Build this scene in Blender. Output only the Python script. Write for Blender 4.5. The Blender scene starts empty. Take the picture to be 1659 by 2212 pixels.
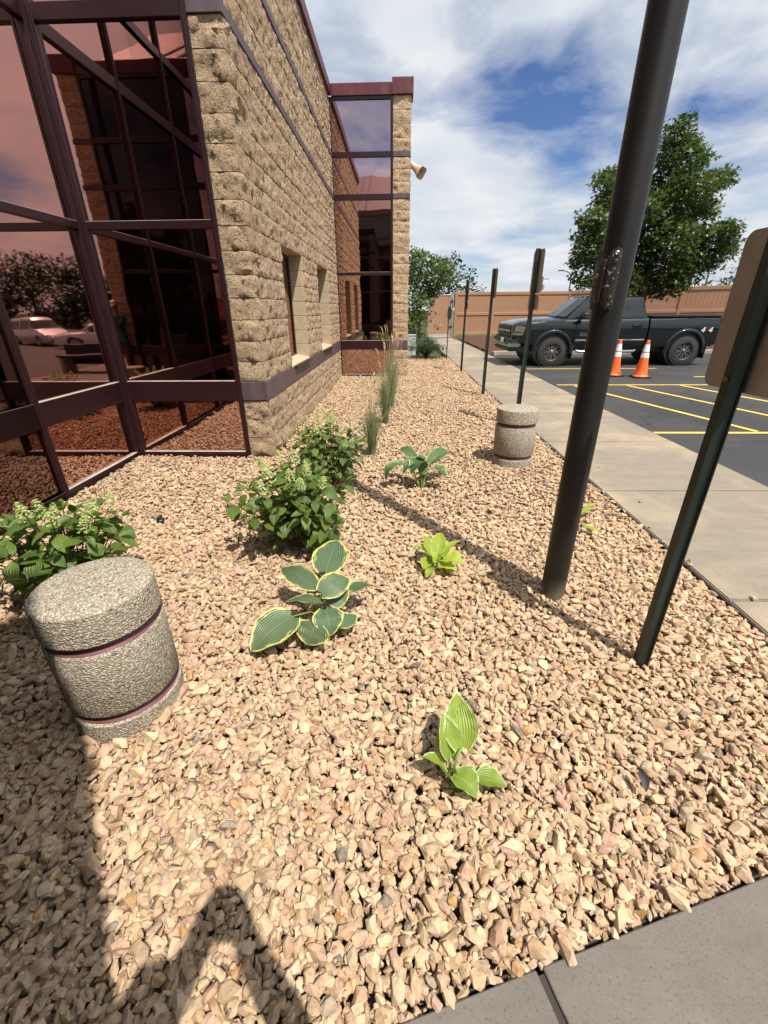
import bpy, bmesh, math, random
import numpy as np
from mathutils import Vector, Matrix, noise as mnoise

# ------------------------------------------------------------------ camera, sky, sun, exposure
S = bpy.context.scene
COL = S.collection
R = math.radians
rng = random.Random(7)
nr = np.random.default_rng(11)
EYE = 1.5
MC = np.array([[0.99981, 0.00080, -0.01960], [0.01806, -0.42946, 0.90291], [-0.00769, -0.90309, -0.42940]])
FPX, CX, CY = 922.8, 829.5, 1106.0

cam_d = bpy.data.cameras.new('camera'); cam = bpy.data.objects.new('camera', cam_d); COL.objects.link(cam)
cam_d.sensor_fit = 'VERTICAL'; cam_d.sensor_height = 36.0; cam_d.lens = 15.018
cam_d.clip_start = 0.02; cam_d.clip_end = 2000
_m = Matrix.Identity(4)
for i in range(3):
    _m[i][0] = MC[i, 0]; _m[i][1] = -MC[i, 1]; _m[i][2] = -MC[i, 2]
_m[2][3] = EYE
cam.matrix_world = _m
S.camera = cam

SUN_TRAVEL = Vector((-0.476, 0.639, -1.5)).normalized()
SUN_EL = math.asin(-SUN_TRAVEL.z); SUN_AZ = math.atan2(-SUN_TRAVEL.x, -SUN_TRAVEL.y)
sun_d = bpy.data.lights.new('sun', 'SUN'); sun_d.energy = 5.0; sun_d.angle = R(0.53); sun_d.color = (1.0, 0.95, 0.87)
sun = bpy.data.objects.new('sun', sun_d); COL.objects.link(sun)
sun.rotation_euler = SUN_TRAVEL.to_track_quat('-Z', 'Y').to_euler(); sun.location = (10, -14, 30)

S.view_settings.view_transform = 'Standard'; S.view_settings.look = 'None'
S.view_settings.exposure = 0.43; S.view_settings.gamma = 1.0; S.view_settings.use_curve_mapping = False
S.render.engine = 'CYCLES'
S.cycles.max_bounces = 10; S.cycles.glossy_bounces = 8; S.cycles.diffuse_bounces = 3; S.cycles.transparent_max_bounces = 8
S.cycles.caustics_reflective = False; S.cycles.caustics_refractive = False

W = bpy.data.worlds.new('World'); S.world = W; W.use_nodes = True
nt = W.node_tree; nt.nodes.clear()
def wn(t, **k):
    n = nt.nodes.new(t)
    for a, b in k.items(): setattr(n, a, b)
    return n
wl = nt.links.new
w_out = wn('ShaderNodeOutputWorld'); w_bg = wn('ShaderNodeBackground'); w_bg.inputs['Strength'].default_value = 0.080
w_sky = wn('ShaderNodeTexSky', sky_type='NISHITA', sun_disc=False, sun_elevation=SUN_EL, sun_rotation=SUN_AZ,
           air_density=1.0, dust_density=0.1, ozone_density=5.0, altitude=250)
w_tc = wn('ShaderNodeTexCoord'); w_sep = wn('ShaderNodeSeparateXYZ'); wl(w_tc.outputs['Generated'], w_sep.inputs[0])
def wmath(op, a, b=None, clamp=False):
    n = wn('ShaderNodeMath', operation=op, use_clamp=clamp)
    for i, x in enumerate((a, b)):
        if x is None: continue
        if isinstance(x, (int, float)): n.inputs[i].default_value = x
        else: wl(x, n.inputs[i])
    return n.outputs[0]
zz = wmath('ADD', wmath('MAXIMUM', w_sep.outputs['Z'], 0.0), 0.16)
w_cmb = wn('ShaderNodeCombineXYZ')
wl(wmath('DIVIDE', w_sep.outputs['X'], zz), w_cmb.inputs[0]); wl(wmath('DIVIDE', w_sep.outputs['Y'], zz), w_cmb.inputs[1])
w_map = wn('ShaderNodeMapping'); wl(w_cmb.outputs[0], w_map.inputs['Vector'])
w_map.inputs['Location'].default_value = (11.2, 8.3, 2.4); w_map.inputs['Rotation'].default_value = (0, 0, R(-24)); w_map.inputs['Scale'].default_value = (1.0, 1.0, 1.0)
def wnoise(sc, det, ro, dist=0.0, vec=None):
    n = wn('ShaderNodeTexNoise'); n.inputs['Scale'].default_value = sc; n.inputs['Detail'].default_value = det
    n.inputs['Roughness'].default_value = ro; n.inputs['Distortion'].default_value = dist
    wl(vec or w_map.outputs[0], n.inputs['Vector']); return n.outputs[0]
n_big = wnoise(0.85, 3, 0.5, 0.2); n_mid = wnoise(2.3, 8, 0.60, 0.35); n_fine = wnoise(7.0, 6, 0.6, 0.2)
cover = wmath('ADD', wmath('MULTIPLY', n_big, 0.62), wmath('ADD', wmath('MULTIPLY', n_mid, 0.33), wmath('MULTIPLY', n_fine, 0.07)))
# a gap in the cloud deck above the end of the building
def gap(gx, gy, sx, sy, amt):
    dx = wmath('DIVIDE', wmath('SUBTRACT', w_cmb.inputs[0].links[0].from_socket, gx), sx); dy = wmath('DIVIDE', wmath('SUBTRACT', w_cmb.inputs[1].links[0].from_socket, gy), sy)
    r2 = wmath('ADD', wmath('MULTIPLY', dx, dx), wmath('MULTIPLY', dy, dy)); return wmath('MULTIPLY', wmath('POWER', 2.718, wmath('MULTIPLY', r2, -1.0)), amt)
cover = wmath('SUBTRACT', wmath('ADD', cover, 0.055), wmath('ADD', gap(0.40, 2.10, 0.38, 0.26, 0.125), wmath('ADD', gap(1.15, 1.95, 0.25, 0.12, 0.09), gap(-0.05, 1.70, 0.40, 0.28, -0.10))))
w_ramp = wn('ShaderNodeValToRGB'); wl(cover, w_ramp.inputs[0])
w_ramp.color_ramp.elements[0].position = 0.41; w_ramp.color_ramp.elements[0].color = (0.0, 0.0, 0.0, 1)
w_ramp.color_ramp.elements[1].position = 0.56; w_ramp.color_ramp.elements[1].color = (1, 1, 1, 1)
e = w_ramp.color_ramp.elements.new(0.47); e.color = (0.42, 0.42, 0.42, 1)
# cloud brightness varies gently with its own thickness
w_cr = wn('ShaderNodeValToRGB'); wl(wnoise(1.7, 6, 0.55, 0.3), w_cr.inputs[0])
w_cr.color_ramp.elements[0].position = 0.3; w_cr.color_ramp.elements[0].color = (5.5, 6.2, 7.1, 1)
w_cr.color_ramp.elements[1].position = 0.65; w_cr.color_ramp.elements[1].color = (7.9, 8.1, 8.4, 1)
w_dot = wn('ShaderNodeVectorMath', operation='DOT_PRODUCT'); wl(w_tc.outputs['Generated'], w_dot.inputs[0]); w_dot.inputs[1].default_value = tuple(-SUN_TRAVEL)
w_fs = wmath('ADD', 1.0, wmath('MULTIPLY', wmath('POWER', wmath('MAXIMUM', w_dot.outputs['Value'], 0.0), 4.0), 1.0))
w_cb = wn('ShaderNodeVectorMath', operation='SCALE'); wl(w_cr.outputs[0], w_cb.inputs[0]); wl(w_fs, w_cb.inputs['Scale'])
w_mix = wn('ShaderNodeMixRGB'); wl(w_ramp.outputs[0], w_mix.inputs[0]); w_hs = wn('ShaderNodeHueSaturation'); w_hs.inputs['Hue'].default_value = 0.512; w_hs.inputs['Saturation'].default_value = 1.12; wl(w_sky.outputs[0], w_hs.inputs['Color']); wl(w_hs.outputs[0], w_mix.inputs[1]); wl(w_cb.outputs[0], w_mix.inputs[2])
wl(w_mix.outputs[0], w_bg.inputs['Color']); wl(w_bg.outputs[0], w_out.inputs[0])

# ------------------------------------------------------------------ helpers
def at(px, py, z=0.0):
    """point of the place seen at a spot of the 1659 x 2212 picture, at height z"""
    v = MC @ np.array([px - CX, py - CY, FPX]); t = (z - EYE) / v[2]
    return Vector((v[0] * t, v[1] * t, z))
def aty(px, py, y):
    v = MC @ np.array([px - CX, py - CY, FPX]); t = y / v[1]
    return Vector((v[0] * t, y, EYE + v[2] * t))

def tag(o, label=None, cat=None, group=None, kind=None):
    if label: o['label'] = label
    if cat: o['category'] = cat
    if group: o['group'] = group
    if kind: o['kind'] = kind
    return o
def thing(name, label, cat, loc=(0, 0, 0), rotz=0.0, group=None):
    o = bpy.data.objects.new(name, None); COL.objects.link(o); o.empty_display_size = 0.1
    o.location = loc; o.rotation_euler = (0, 0, rotz)
    return tag(o, label, cat, group)
def link(name, me, parent=None, loc=None, rot=None, scale=None):
    o = bpy.data.objects.new(name, me); COL.objects.link(o)
    if parent is not None: o.parent = parent
    if loc is not None: o.location = loc
    if rot is not None: o.rotation_euler = rot
    if scale is not None: o.scale = scale
    return o
def smooth_me(me, ang=40):
    me.polygons.foreach_set('use_smooth', [True] * len(me.polygons))
    if ang < 180: me.set_sharp_from_angle(angle=R(ang))

class G:
    def __init__(s): s.v = []; s.f = []; s.uv = None
    def box(s, x0, x1, y0, y1, z0, z1, m=None):
        b = len(s.v)
        for p in ((x0,y0,z0),(x1,y0,z0),(x1,y1,z0),(x0,y1,z0),(x0,y0,z1),(x1,y0,z1),(x1,y1,z1),(x0,y1,z1)):
            s.v.append(tuple(m @ Vector(p)) if m else p)
        for f in ((0,3,2,1),(4,5,6,7),(0,1,5,4),(1,2,6,5),(2,3,7,6),(3,0,4,7)): s.f.append(tuple(b + i for i in f))
        return s
    def ring_loft(s, rings, closed=True, caps=True):
        b = len(s.v); n = len(rings[0])
        for r in rings: s.v += [tuple(p) for p in r]
        for i in range(len(rings) - 1):
            for j in range(n if closed else n - 1):
                k = (j + 1) % n
                s.f.append((b+i*n+j, b+i*n+k, b+(i+1)*n+k, b+(i+1)*n+j))
        if caps and closed:
            s.f.append(tuple(b + j for j in reversed(range(n)))); s.f.append(tuple(b + (len(rings)-1)*n + j for j in range(n)))
        return s
    def tube(s, pts, rad, n=8, caps=True):
        pts = [Vector(p) for p in pts]
        if not hasattr(rad, '__len__'): rad = [rad] * len(pts)
        rings = []; ref = None
        for i, p in enumerate(pts):
            t = (pts[min(i+1, len(pts)-1)] - pts[max(i-1, 0)]).normalized()
            if ref is None: ref = t.orthogonal().normalized()
            a = (ref - t * ref.dot(t))
            a = a.normalized() if a.length > 1e-5 else t.orthogonal().normalized()
            ref = a; b2 = t.cross(a)
            rings.append([p + (a * math.cos(2*math.pi*k/n) + b2 * math.sin(2*math.pi*k/n)) * rad[i] for k in range(n)])
        return s.ring_loft(rings, True, caps)
    def lathe(s, prof, n=32, c=(0, 0, 0), m=None, caps=True):
        rings = []
        for r, z in prof:
            ring = [Vector((r*math.cos(2*math.pi*k/n), r*math.sin(2*math.pi*k/n), z)) for k in range(n)]
            rings.append([tuple((m @ p if m else p) + Vector(c)) for p in ring])
        return s.ring_loft(rings, True, caps)
    def prism(s, poly, h0, h1, fn):
        """extrude polygon poly[(a,b)] from h0 to h1; fn(a,b,h)->xyz"""
        b = len(s.v); n = len(poly)
        for h in (h0, h1): s.v += [tuple(fn(a, q, h)) for a, q in poly]
        s.f.append(tuple(b + i for i in reversed(range(n)))); s.f.append(tuple(b + n + i for i in range(n)))
        for i in range(n):
            k = (i + 1) % n; s.f.append((b+i, b+k, b+n+k, b+n+i))
        return s
    def mesh(s, name, mat=None, smooth=None, bevel=0, seg=1):
        me = bpy.data.meshes.new(name); me.from_pydata(s.v, [], s.f)
        bm = bmesh.new(); bm.from_mesh(me)
        bmesh.ops.recalc_face_normals(bm, faces=bm.faces)
        if bevel:
            es = [e for e in bm.edges if len(e.link_faces) == 2 and e.calc_face_angle(0) > R(35)]
            bmesh.ops.bevel(bm, geom=es, offset=bevel, segments=seg, affect='EDGES', clamp_overlap=True)
        bm.to_mesh(me); bm.free()
        if mat: me.materials.append(mat)
        if smooth: smooth_me(me, smooth)
        return me
    def build(s, name, mat=None, parent=None, smooth=None, bevel=0, seg=1, loc=None, rot=None):
        return link(name, s.mesh(name, mat, smooth, bevel, seg), parent, loc, rot)

def np_mesh(name, V, F, mat=None):
    """V (n,3), F (m,k) all same arity"""
    me = bpy.data.meshes.new(name); n, (m, k) = len(V), F.shape
    me.vertices.add(n); me.vertices.foreach_set('co', np.ascontiguousarray(V, np.float32).ravel())
    me.loops.add(m * k); me.loops.foreach_set('vertex_index', np.ascontiguousarray(F, np.int32).ravel())
    me.polygons.add(m); me.polygons.foreach_set('loop_start', np.arange(0, m * k, k, dtype=np.int32))
    me.update(calc_edges=True); me.shade_flat()
    if mat: me.materials.append(mat)
    return me
def bake(V, F, pos, Rm, sc):
    """instances of a small mesh baked into arrays"""
    V = np.asarray(V, float); F = np.asarray(F)
    sc = np.asarray(sc, float)
    if sc.ndim == 1: sc = sc[:, None].repeat(3, 1)
    P = np.einsum('nij,nkj->nki', Rm, V[None] * sc[:, None, :]) + pos[:, None, :]
    n = len(pos); FF = (F[None] + (np.arange(n) * len(V))[:, None, None]).reshape(-1, F.shape[1])
    return P.reshape(-1, 3), FF
def rot_np(yaw, tilt, taz):
    """matrices: yaw about z, then tilt about a horizontal axis at azimuth taz"""
    n = len(yaw); c, s_ = np.cos(yaw), np.sin(yaw); Z = np.zeros((n, 3, 3)); Z[:,0,0]=c; Z[:,0,1]=-s_; Z[:,1,0]=s_; Z[:,1,1]=c; Z[:,2,2]=1
    ax = np.stack([np.cos(taz), np.sin(taz), np.zeros(n)], 1); ct, st = np.cos(tilt), np.sin(tilt)
    K = np.zeros((n, 3, 3)); K[:,0,1]=-ax[:,2]; K[:,0,2]=ax[:,1]; K[:,1,0]=ax[:,2]; K[:,1,2]=-ax[:,0]; K[:,2,0]=-ax[:,1]; K[:,2,1]=ax[:,0]
    T = np.eye(3)[None] + st[:,None,None]*K + (1-ct)[:,None,None]*np.einsum('nij,njk->nik', K, K)
    return np.einsum('nij,njk->nik', T, Z)

# ------------------------------------------------------------------ materials
class MT:
    def __init__(s, name):
        s.m = bpy.data.materials.new(name); s.m.use_nodes = True; s.t = s.m.node_tree
        s.b = s.t.nodes['Principled BSDF']; s.out = s.t.nodes['Material Output']
    def n(s, t, **k):
        n = s.t.nodes.new(t)
        for a, b in k.items(): setattr(n, a, b)
        return n
    def l(s, a, b): s.t.links.new(a, b)
    def coord(s, which='Object'): return s.n('ShaderNodeTexCoord').outputs[which]
    def pos(s): return s.n('ShaderNodeNewGeometry').outputs['Position']
    def noise(s, vec, sc, det=4, ro=0.55, dist=0.0):
        n = s.n('ShaderNodeTexNoise'); n.inputs['Scale'].default_value = sc; n.inputs['Detail'].default_value = det
        n.inputs['Roughness'].default_value = ro; n.inputs['Distortion'].default_value = dist; s.l(vec, n.inputs['Vector']); return n.outputs[0]
    def vor(s, vec, sc, feature='F1', out='Distance'):
        n = s.n('ShaderNodeTexVoronoi', feature=feature); n.inputs['Scale'].default_value = sc; s.l(vec, n.inputs['Vector']); return n.outputs[out]
    def ramp(s, fac, stops, interp='LINEAR'):
        n = s.n('ShaderNodeValToRGB'); n.color_ramp.interpolation = interp; cr = n.color_ramp
        while len(cr.elements) < len(stops): cr.elements.new(0.5)
        for el, (p, c) in zip(cr.elements, stops):
            el.position = p; el.color = (c, c, c, 1) if isinstance(c, (int, float)) else (*c, 1)
        s.l(fac, n.inputs[0]); return n.outputs[0]
    def mix(s, fac, a, b, mode='MIX'):
        n = s.n('ShaderNodeMixRGB', blend_type=mode)
        for i, x in enumerate((fac, a, b)):
            if isinstance(x, (int, float)): n.inputs[i].default_value = x if i == 0 else (x, x, x, 1)
            elif isinstance(x, tuple): n.inputs[i].default_value = (*x, 1)
            else: s.l(x, n.inputs[i])
        return n.outputs[0]
    def math(s, op, a, b=None, clamp=False):
        n = s.n('ShaderNodeMath', operation=op, use_clamp=clamp)
        for i, x in enumerate((a, b)):
            if x is None: continue
            if isinstance(x, (int, float)): n.inputs[i].default_value = x
            else: s.l(x, n.inputs[i])
        return n.outputs[0]
    def mapping(s, vec, scale=(1,1,1), rot=(0,0,0)):
        n = s.n('ShaderNodeMapping'); n.inputs['Scale'].default_value = scale; n.inputs['Rotation'].default_value = rot; s.l(vec, n.inputs['Vector']); return n.outputs[0]
    def bump(s, h, strength=0.5, dist=0.01, normal=None):
        n = s.n('ShaderNodeBump'); n.inputs['Strength'].default_value = strength; n.inputs['Distance'].default_value = dist
        s.l(h, n.inputs['Height'])
        if normal: s.l(normal, n.inputs['Normal'])
        s.l(n.outputs[0], s.b.inputs['Normal']); return n.outputs[0]
    def set(s, col=None, rough=None, metal=None, spec=None, coat=None):
        for k, v in (('Base Color', col), ('Roughness', rough), ('Metallic', metal), ('Specular IOR Level', spec), ('Coat Weight', coat)):
            if v is None: continue
            i = s.b.inputs[k]
            if isinstance(v, tuple): i.default_value = (*v, 1)
            elif isinstance(v, (int, float)): i.default_value = v
            else: s.l(v, i)
        return s
def simple(name, col, rough=0.5, metal=0.0, spec=0.5, var=0.18, nsc=6.0, bump=0.0, bsc=60, coat=None):
    t = MT(name); c = t.coord(); nz = t.noise(c, nsc, 5, 0.6)
    f = t.ramp(nz, [(0.3, 0.0), (0.7, 1.0)])
    a = tuple(x * (1 - var) for x in col); b = tuple(min(1, x * (1 + var)) for x in col)
    t.set(t.mix(f, a, b), rough, metal, spec, coat)
    if bump: t.bump(t.noise(c, bsc, 4, 0.6), bump, 0.004)
    return t.m

def stone_mat(name, per_object):
    t = MT(name)
    rnd = t.n('ShaderNodeObjectInfo').outputs['Random'] if per_object else t.n('ShaderNodeNewGeometry').outputs['Random Per Island']
    base = t.ramp(rnd, [(0.0, (0.36,0.24,0.14)), (0.09, (0.52,0.38,0.24)), (0.18, (0.42,0.265,0.18)), (0.27, (0.60,0.47,0.32)), (0.37, (0.45,0.32,0.20)), (0.46, (0.50,0.34,0.25)),
                        (0.55, (0.56,0.44,0.30)), (0.63, (0.38,0.27,0.19)), (0.71, (0.47,0.31,0.25)), (0.79, (0.66,0.54,0.38)), (0.86, (0.43,0.33,0.23)), (0.91, (0.40,0.25,0.21)),
                        (0.945, (0.44,0.24,0.09)), (0.965, (0.30,0.26,0.21)), (0.988, (0.15,0.15,0.14))], 'CONSTANT')
    p = t.pos(); off = t.n('ShaderNodeVectorMath', operation='ADD'); t.l(p, off.inputs[0])
    sc = t.n('ShaderNodeVectorMath', operation='SCALE'); cmb = t.n('ShaderNodeCombineXYZ'); t.l(rnd, cmb.inputs[0]); t.l(rnd, cmb.inputs[1]); t.l(cmb.outputs[0], sc.inputs[0]); sc.inputs['Scale'].default_value = 37
    t.l(sc.outputs[0], off.inputs[1]); q = off.outputs[0]
    n1 = t.noise(q, 28, 5, 0.62, 0.3); n2 = t.noise(q, 110, 5, 0.65)
    c = t.mix(t.ramp(n1, [(0.35, 0.0), (0.7, 0.75)]), base, (0.62, 0.50, 0.35))
    c = t.mix(t.ramp(n1, [(0.25, 0.55), (0.42, 0.0)]), c, (0.30, 0.20, 0.145))
    c = t.mix(t.ramp(n2, [(0.3, 0.4), (0.5, 0.0)]), c, (0.26, 0.17, 0.10))
    c = t.mix(1.0, c, (0.855, 0.800, 0.740), 'MULTIPLY')
    t.set(c, 0.88, 0, 0.25)
    h = t.math('ADD', t.math('MULTIPLY', n1, 0.8), t.math('MULTIPLY', n2, 0.45))
    t.bump(h, 0.5, 0.010)
    return t.m
M_STONE = stone_mat('gravel_stone', False); M_STONE_O = stone_mat('gravel_stone_single', True)

def block_mat():
    t = MT('split_face_block'); c = t.pos()
    rnd = t.n('ShaderNodeObjectInfo').outputs['Random']
    n0 = t.noise(c, 2.2, 4, 0.55); n1 = t.noise(c, 30, 7, 0.72, 0.5); n2 = t.noise(c, 85, 5, 0.7); pit = t.vor(c, 42)
    base = t.ramp(rnd, [(0.0, (0.53,0.395,0.265)), (0.35, (0.63,0.485,0.335)), (0.7, (0.57,0.430,0.290)), (1.0, (0.66,0.515,0.365))])
    col = t.mix(t.ramp(n1, [(0.54, 0.0), (0.70, 0.7)]), base, (0.72,0.59,0.43))
    col = t.mix(t.ramp(n1, [(0.37, 0.95), (0.455, 0.0)]), col, (0.17,0.105,0.06))
    col = t.mix(t.ramp(n2, [(0.39, 0.85), (0.465, 0.0)]), col, (0.17,0.11,0.065))
    col = t.mix(t.ramp(n0, [(0.38, 0.18), (0.60, 0.0)]), col, (0.30,0.22,0.15))
    col = t.mix(1.0, col, (1.03, 0.985, 0.93), 'MULTIPLY'); t.set(col, 0.95, 0, 0.15)
    h = t.math('ADD', t.math('MULTIPLY', n1, 1.2), t.math('MULTIPLY', n2, 0.5)); t.bump(h, 1.0, 0.035)
    return t.m
M_BLOCK = block_mat()
M_MORTAR = simple('mortar', (0.30, 0.24, 0.165), 0.95, bump=0.3)
M_SMOOTHBLOCK = simple('smooth_cream_block', (0.44, 0.345, 0.225), 0.9, spec=0.25, var=0.12, nsc=14, bump=0.25, bsc=180)
def paint_mat(name, col, rough=0.45, dust=(0.30,0.27,0.27), dfac=0.35):
    t = MT(name); c = t.pos(); v = t.mapping(c, (3, 3, 0.7)); n1 = t.noise(v, 3, 5, 0.65); n2 = t.noise(c, 40, 5, 0.6)
    k = t.mix(t.ramp(n1, [(0.42, 0.0), (0.8, dfac)]), col, dust); k = t.mix(t.ramp(n2, [(0.3, 0.25), (0.5, 0.0)]), k, tuple(x*0.6 for x in col))
    t.set(k, t.ramp(n1, [(0.3, rough-0.08), (0.75, rough+0.2)]), 0, 0.5); t.bump(n2, 0.06, 0.002); return t.m
M_BAND = paint_mat('plum_painted_band', (0.085, 0.050, 0.058), 0.5, (0.20,0.16,0.17), 0.45)
M_FRAME = simple('dark_plum_aluminium', (0.022, 0.0065, 0.0085), 0.33, var=0.15, nsc=3)
M_LEDGE = simple('dusty_sunlit_ledge', (0.42, 0.38, 0.34), 0.6, var=0.25, nsc=9)  # pale grey: dust, plus the sunlit top edge put into the colour
M_COPING = paint_mat('maroon_coping_metal', (0.095, 0.017, 0.020), 0.42, (0.17,0.06,0.06), 0.35)
def glass_mat():
    t = MT('bronze_mirror_glass'); c = t.pos(); n1 = t.noise(c, 0.9, 2, 0.5)
    t.set((0.655, 0.445, 0.40), 0.015, 1.0); t.b.inputs['Specular Tint'].default_value = (0.62, 0.5, 0.5, 1)
    t.bump(n1, 0.08, 0.03); return t.m
M_GLASS = glass_mat()
M_DARKGLASS = MT('dark_clear_glass').set((0.010, 0.007, 0.007), 0.03, 0, 0.5).m
M_DARK = simple('dark_interior', (0.012, 0.010, 0.010), 0.8)
def concrete_mat(name, a, b, stain=None, rough=0.9, joint=False):
    t = MT(name); c = t.pos(); n1 = t.noise(c, 0.9, 5, 0.6, 0.2); n2 = t.noise(c, 130, 4, 0.7); n3 = t.noise(t.mapping(c, (1, 3.5, 1)), 2.2, 6, 0.65)
    k = t.mix(t.ramp(n3, [(0.35, 0.0), (0.7, 1.0)]), a, b)
    if stain: k = t.mix(t.ramp(n1, [(0.48, 0.0), (0.66, 0.85)]), k, stain)
    k = t.mix(t.ramp(n2, [(0.32, 0.7), (0.46, 0.0)]), k, tuple(x*0.45 for x in a)); k = t.mix(t.ramp(t.noise(c, 7, 6, 0.7), [(0.35, 0.2), (0.55, 0.0)]), k, tuple(x*0.6 for x in a))
    k = t.mix(t.ramp(n2, [(0.64, 0.0), (0.76, 0.5)]), k, tuple(min(1, x*1.7) for x in b))
    t.set(k, rough, 0, 0.25); t.bump(n2, 0.35, 0.003); return t.m
M_SIDEWALK = concrete_mat('sidewalk_concrete', (0.215,0.178,0.138), (0.260,0.217,0.168), (0.375,0.300,0.195))
M_PAVE = concrete_mat('entrance_concrete', (0.138,0.120,0.102), (0.170,0.149,0.128))
M_KERB = concrete_mat('kerb_concrete', (0.26,0.225,0.175), (0.33,0.29,0.23))
def asphalt_mat():
    t = MT('asphalt'); c = t.pos(); n1 = t.noise(c, 0.5, 5, 0.6); n2 = t.noise(c, 90, 4, 0.75); n3 = t.noise(t.mapping(c, (1, 4, 1)), 1.1, 7, 0.7)
    k = t.mix(t.ramp(n1, [(0.35, 0.0), (0.65, 1.0)]), (0.030,0.030,0.031), (0.050,0.048,0.046))
    k = t.mix(t.ramp(n3, [(0.56, 0.0), (0.8, 0.5)]), k, (0.13,0.115,0.095))
    cr = t.n('ShaderNodeTexVoronoi', feature='DISTANCE_TO_EDGE'); cr.inputs['Scale'].default_value = 0.42; wv = t.n('ShaderNodeVectorMath', operation='ADD'); t.l(c, wv.inputs[0])
    nd = t.n('ShaderNodeTexNoise'); nd.inputs['Scale'].default_value = 2.5; nd.inputs['Detail'].default_value = 5; t.l(c, nd.inputs['Vector']); t.l(nd.outputs['Color'], wv.inputs[1]); t.l(wv.outputs[0], cr.inputs['Vector'])
    k = t.mix(t.ramp(cr.outputs['Distance'], [(0.003, 0.75), (0.008, 0.0)]), k, (0.012,0.012,0.012))
    k = t.mix(t.ramp(t.noise(c, 1.7, 3, 0.5), [(0.66, 0.0), (0.74, 0.6)]), k, (0.018,0.017,0.017))
    k = t.mix(t.ramp(n2, [(0.6, 0.0), (0.8, 0.55)]), k, (0.16,0.15,0.14)); t.set(k, 0.82, 0, 0.35); t.bump(n2, 0.5, 0.006); return t.m
M_ASPHALT = asphalt_mat()
def line_mat():
    t = MT('yellow_line_paint'); c = t.pos(); n2 = t.noise(c, 60, 5, 0.7)
    n3 = t.noise(c, 5, 6, 0.75); t.set(t.mix(t.ramp(t.math('MULTIPLY', n2, t.math('ADD', n3, 0.5)), [(0.36, 0.85), (0.44, 0.0)]), (0.76,0.51,0.07), (0.16,0.13,0.07)), 0.6, 0, 0.4); return t.m
M_LINE = line_mat()
def mulch_mat():
    t = MT('bark_mulch'); c = t.pos(); n1 = t.noise(t.mapping(c, (1,1,2)), 26, 6, 0.75); n0 = t.noise(c, 3, 3)
    k = t.ramp(n1, [(0.3, (0.035,0.016,0.011)), (0.5, (0.105,0.052,0.036)), (0.7, (0.19,0.11,0.08))]); t.set(k, 0.95, 0, 0.1); t.bump(n1, 1.0, 0.05); return t.m
M_MULCH = mulch_mat()
def grass_ground_mat():
    t = MT('lawn'); c = t.pos(); n1 = t.noise(c, 1.3, 6, 0.7); n2 = t.noise(c, 30, 5, 0.75)
    k = t.mix(t.ramp(n1, [(0.35,0.0),(0.65,1.0)]), (0.045,0.075,0.022), (0.085,0.105,0.038)); k = t.mix(t.ramp(n2, [(0.4,0.6),(0.6,0.0)]), k, (0.025,0.04,0.014)); t.set(k, 0.95, 0, 0.1); t.bump(n2, 0.8, 0.04); return t.m
M_LAWN = grass_ground_mat()
M_SOIL = simple('bed_soil', (0.17, 0.120, 0.080), 0.95, bump=0.5, bsc=50)
M_EDGING = simple('dark_edging', (0.035, 0.028, 0.022), 0.8)
def aggregate_mat():
    t = MT('exposed_aggregate'); c = t.coord(); d = t.vor(c, 125); cc = t.vor(c, 125, out='Color')
    sep = t.n('ShaderNodeSeparateColor'); t.l(cc, sep.inputs[0]); r = sep.outputs[0]
    peb = t.ramp(r, [(0.0, (0.33,0.285,0.21)), (0.12, (0.44,0.39,0.305)), (0.27, (0.36,0.295,0.20)), (0.42, (0.48,0.44,0.36)), (0.56, (0.39,0.33,0.24)), (0.68, (0.54,0.50,0.42)), (0.8, (0.31,0.235,0.155)), (0.89, (0.43,0.385,0.31)), (0.955, (0.10,0.098,0.10))], 'CONSTANT')
    k = t.mix(t.ramp(d, [(0.42, 0.0), (0.62, 0.85)]), peb, (0.20,0.165,0.12)); t.set(k, 0.85, 0, 0.18)
    t.bump(t.ramp(d, [(0.0, 1.0), (0.65, 0.0)]), 0.8, 0.0045); return t.m
M_AGG = aggregate_mat()
M_GROOVE = paint_mat('maroon_groove_paint', (0.130, 0.038, 0.043), 0.55, (0.18,0.10,0.10), 0.4)

# ------------------------------------------------------------------ ground, paving, car park
def sheet(name, poly, z, mat):
    me = bpy.data.meshes.new(name); me.from_pydata([(x, y, z) for x, y in poly], [], [tuple(range(len(poly)))]); me.materials.append(mat)
    return tag(link(name, me), kind='structure')
def strip_sheet(name, x0, x1, rows, mat):
    g = G()
    for y_, z_ in rows: g.v += [(x0, y_, z_), (x1, y_, z_)]
    g.f = [(2*i, 2*i+1, 2*i+3, 2*i+2) for i in range(len(rows)-1)]
    return tag(g.build(name, mat), kind='structure')
strip_sheet('ground', -400, 400, [(-400, -0.78), (-20, -0.78), (-4, -0.15), (0, -0.125), (400, -0.125)], M_LAWN)
asphalt = strip_sheet('car_park', 3.30, 75, [(-48, -0.66), (-20, -0.66), (-4, -0.03), (0, -0.014), (16.28, -0.014)], M_ASPHALT)
def line(x0, y0, x1, y1, w=0.078):
    d = Vector((x1-x0, y1-y0, 0)); n = Vector((-d.y, d.x, 0)).normalized() * w / 2
    g = G(); z = -0.009
    g.v = [(x0+n.x, y0+n.y, z), (x0-n.x, y0-n.y, z), (x1-n.x, y1-n.y, z), (x1+n.x, y1+n.y, z)]; g.f = [(0, 1, 2, 3)]
    g.build('painted_line', M_LINE, asphalt)
line(3.47, 5.63, 8.9, 5.56); line(3.55, 9.56, 7.5, 9.46); line(3.66, 12.27, 7.15, 12.25); line(7.15, 10.66, 9.2, 10.62)
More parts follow.
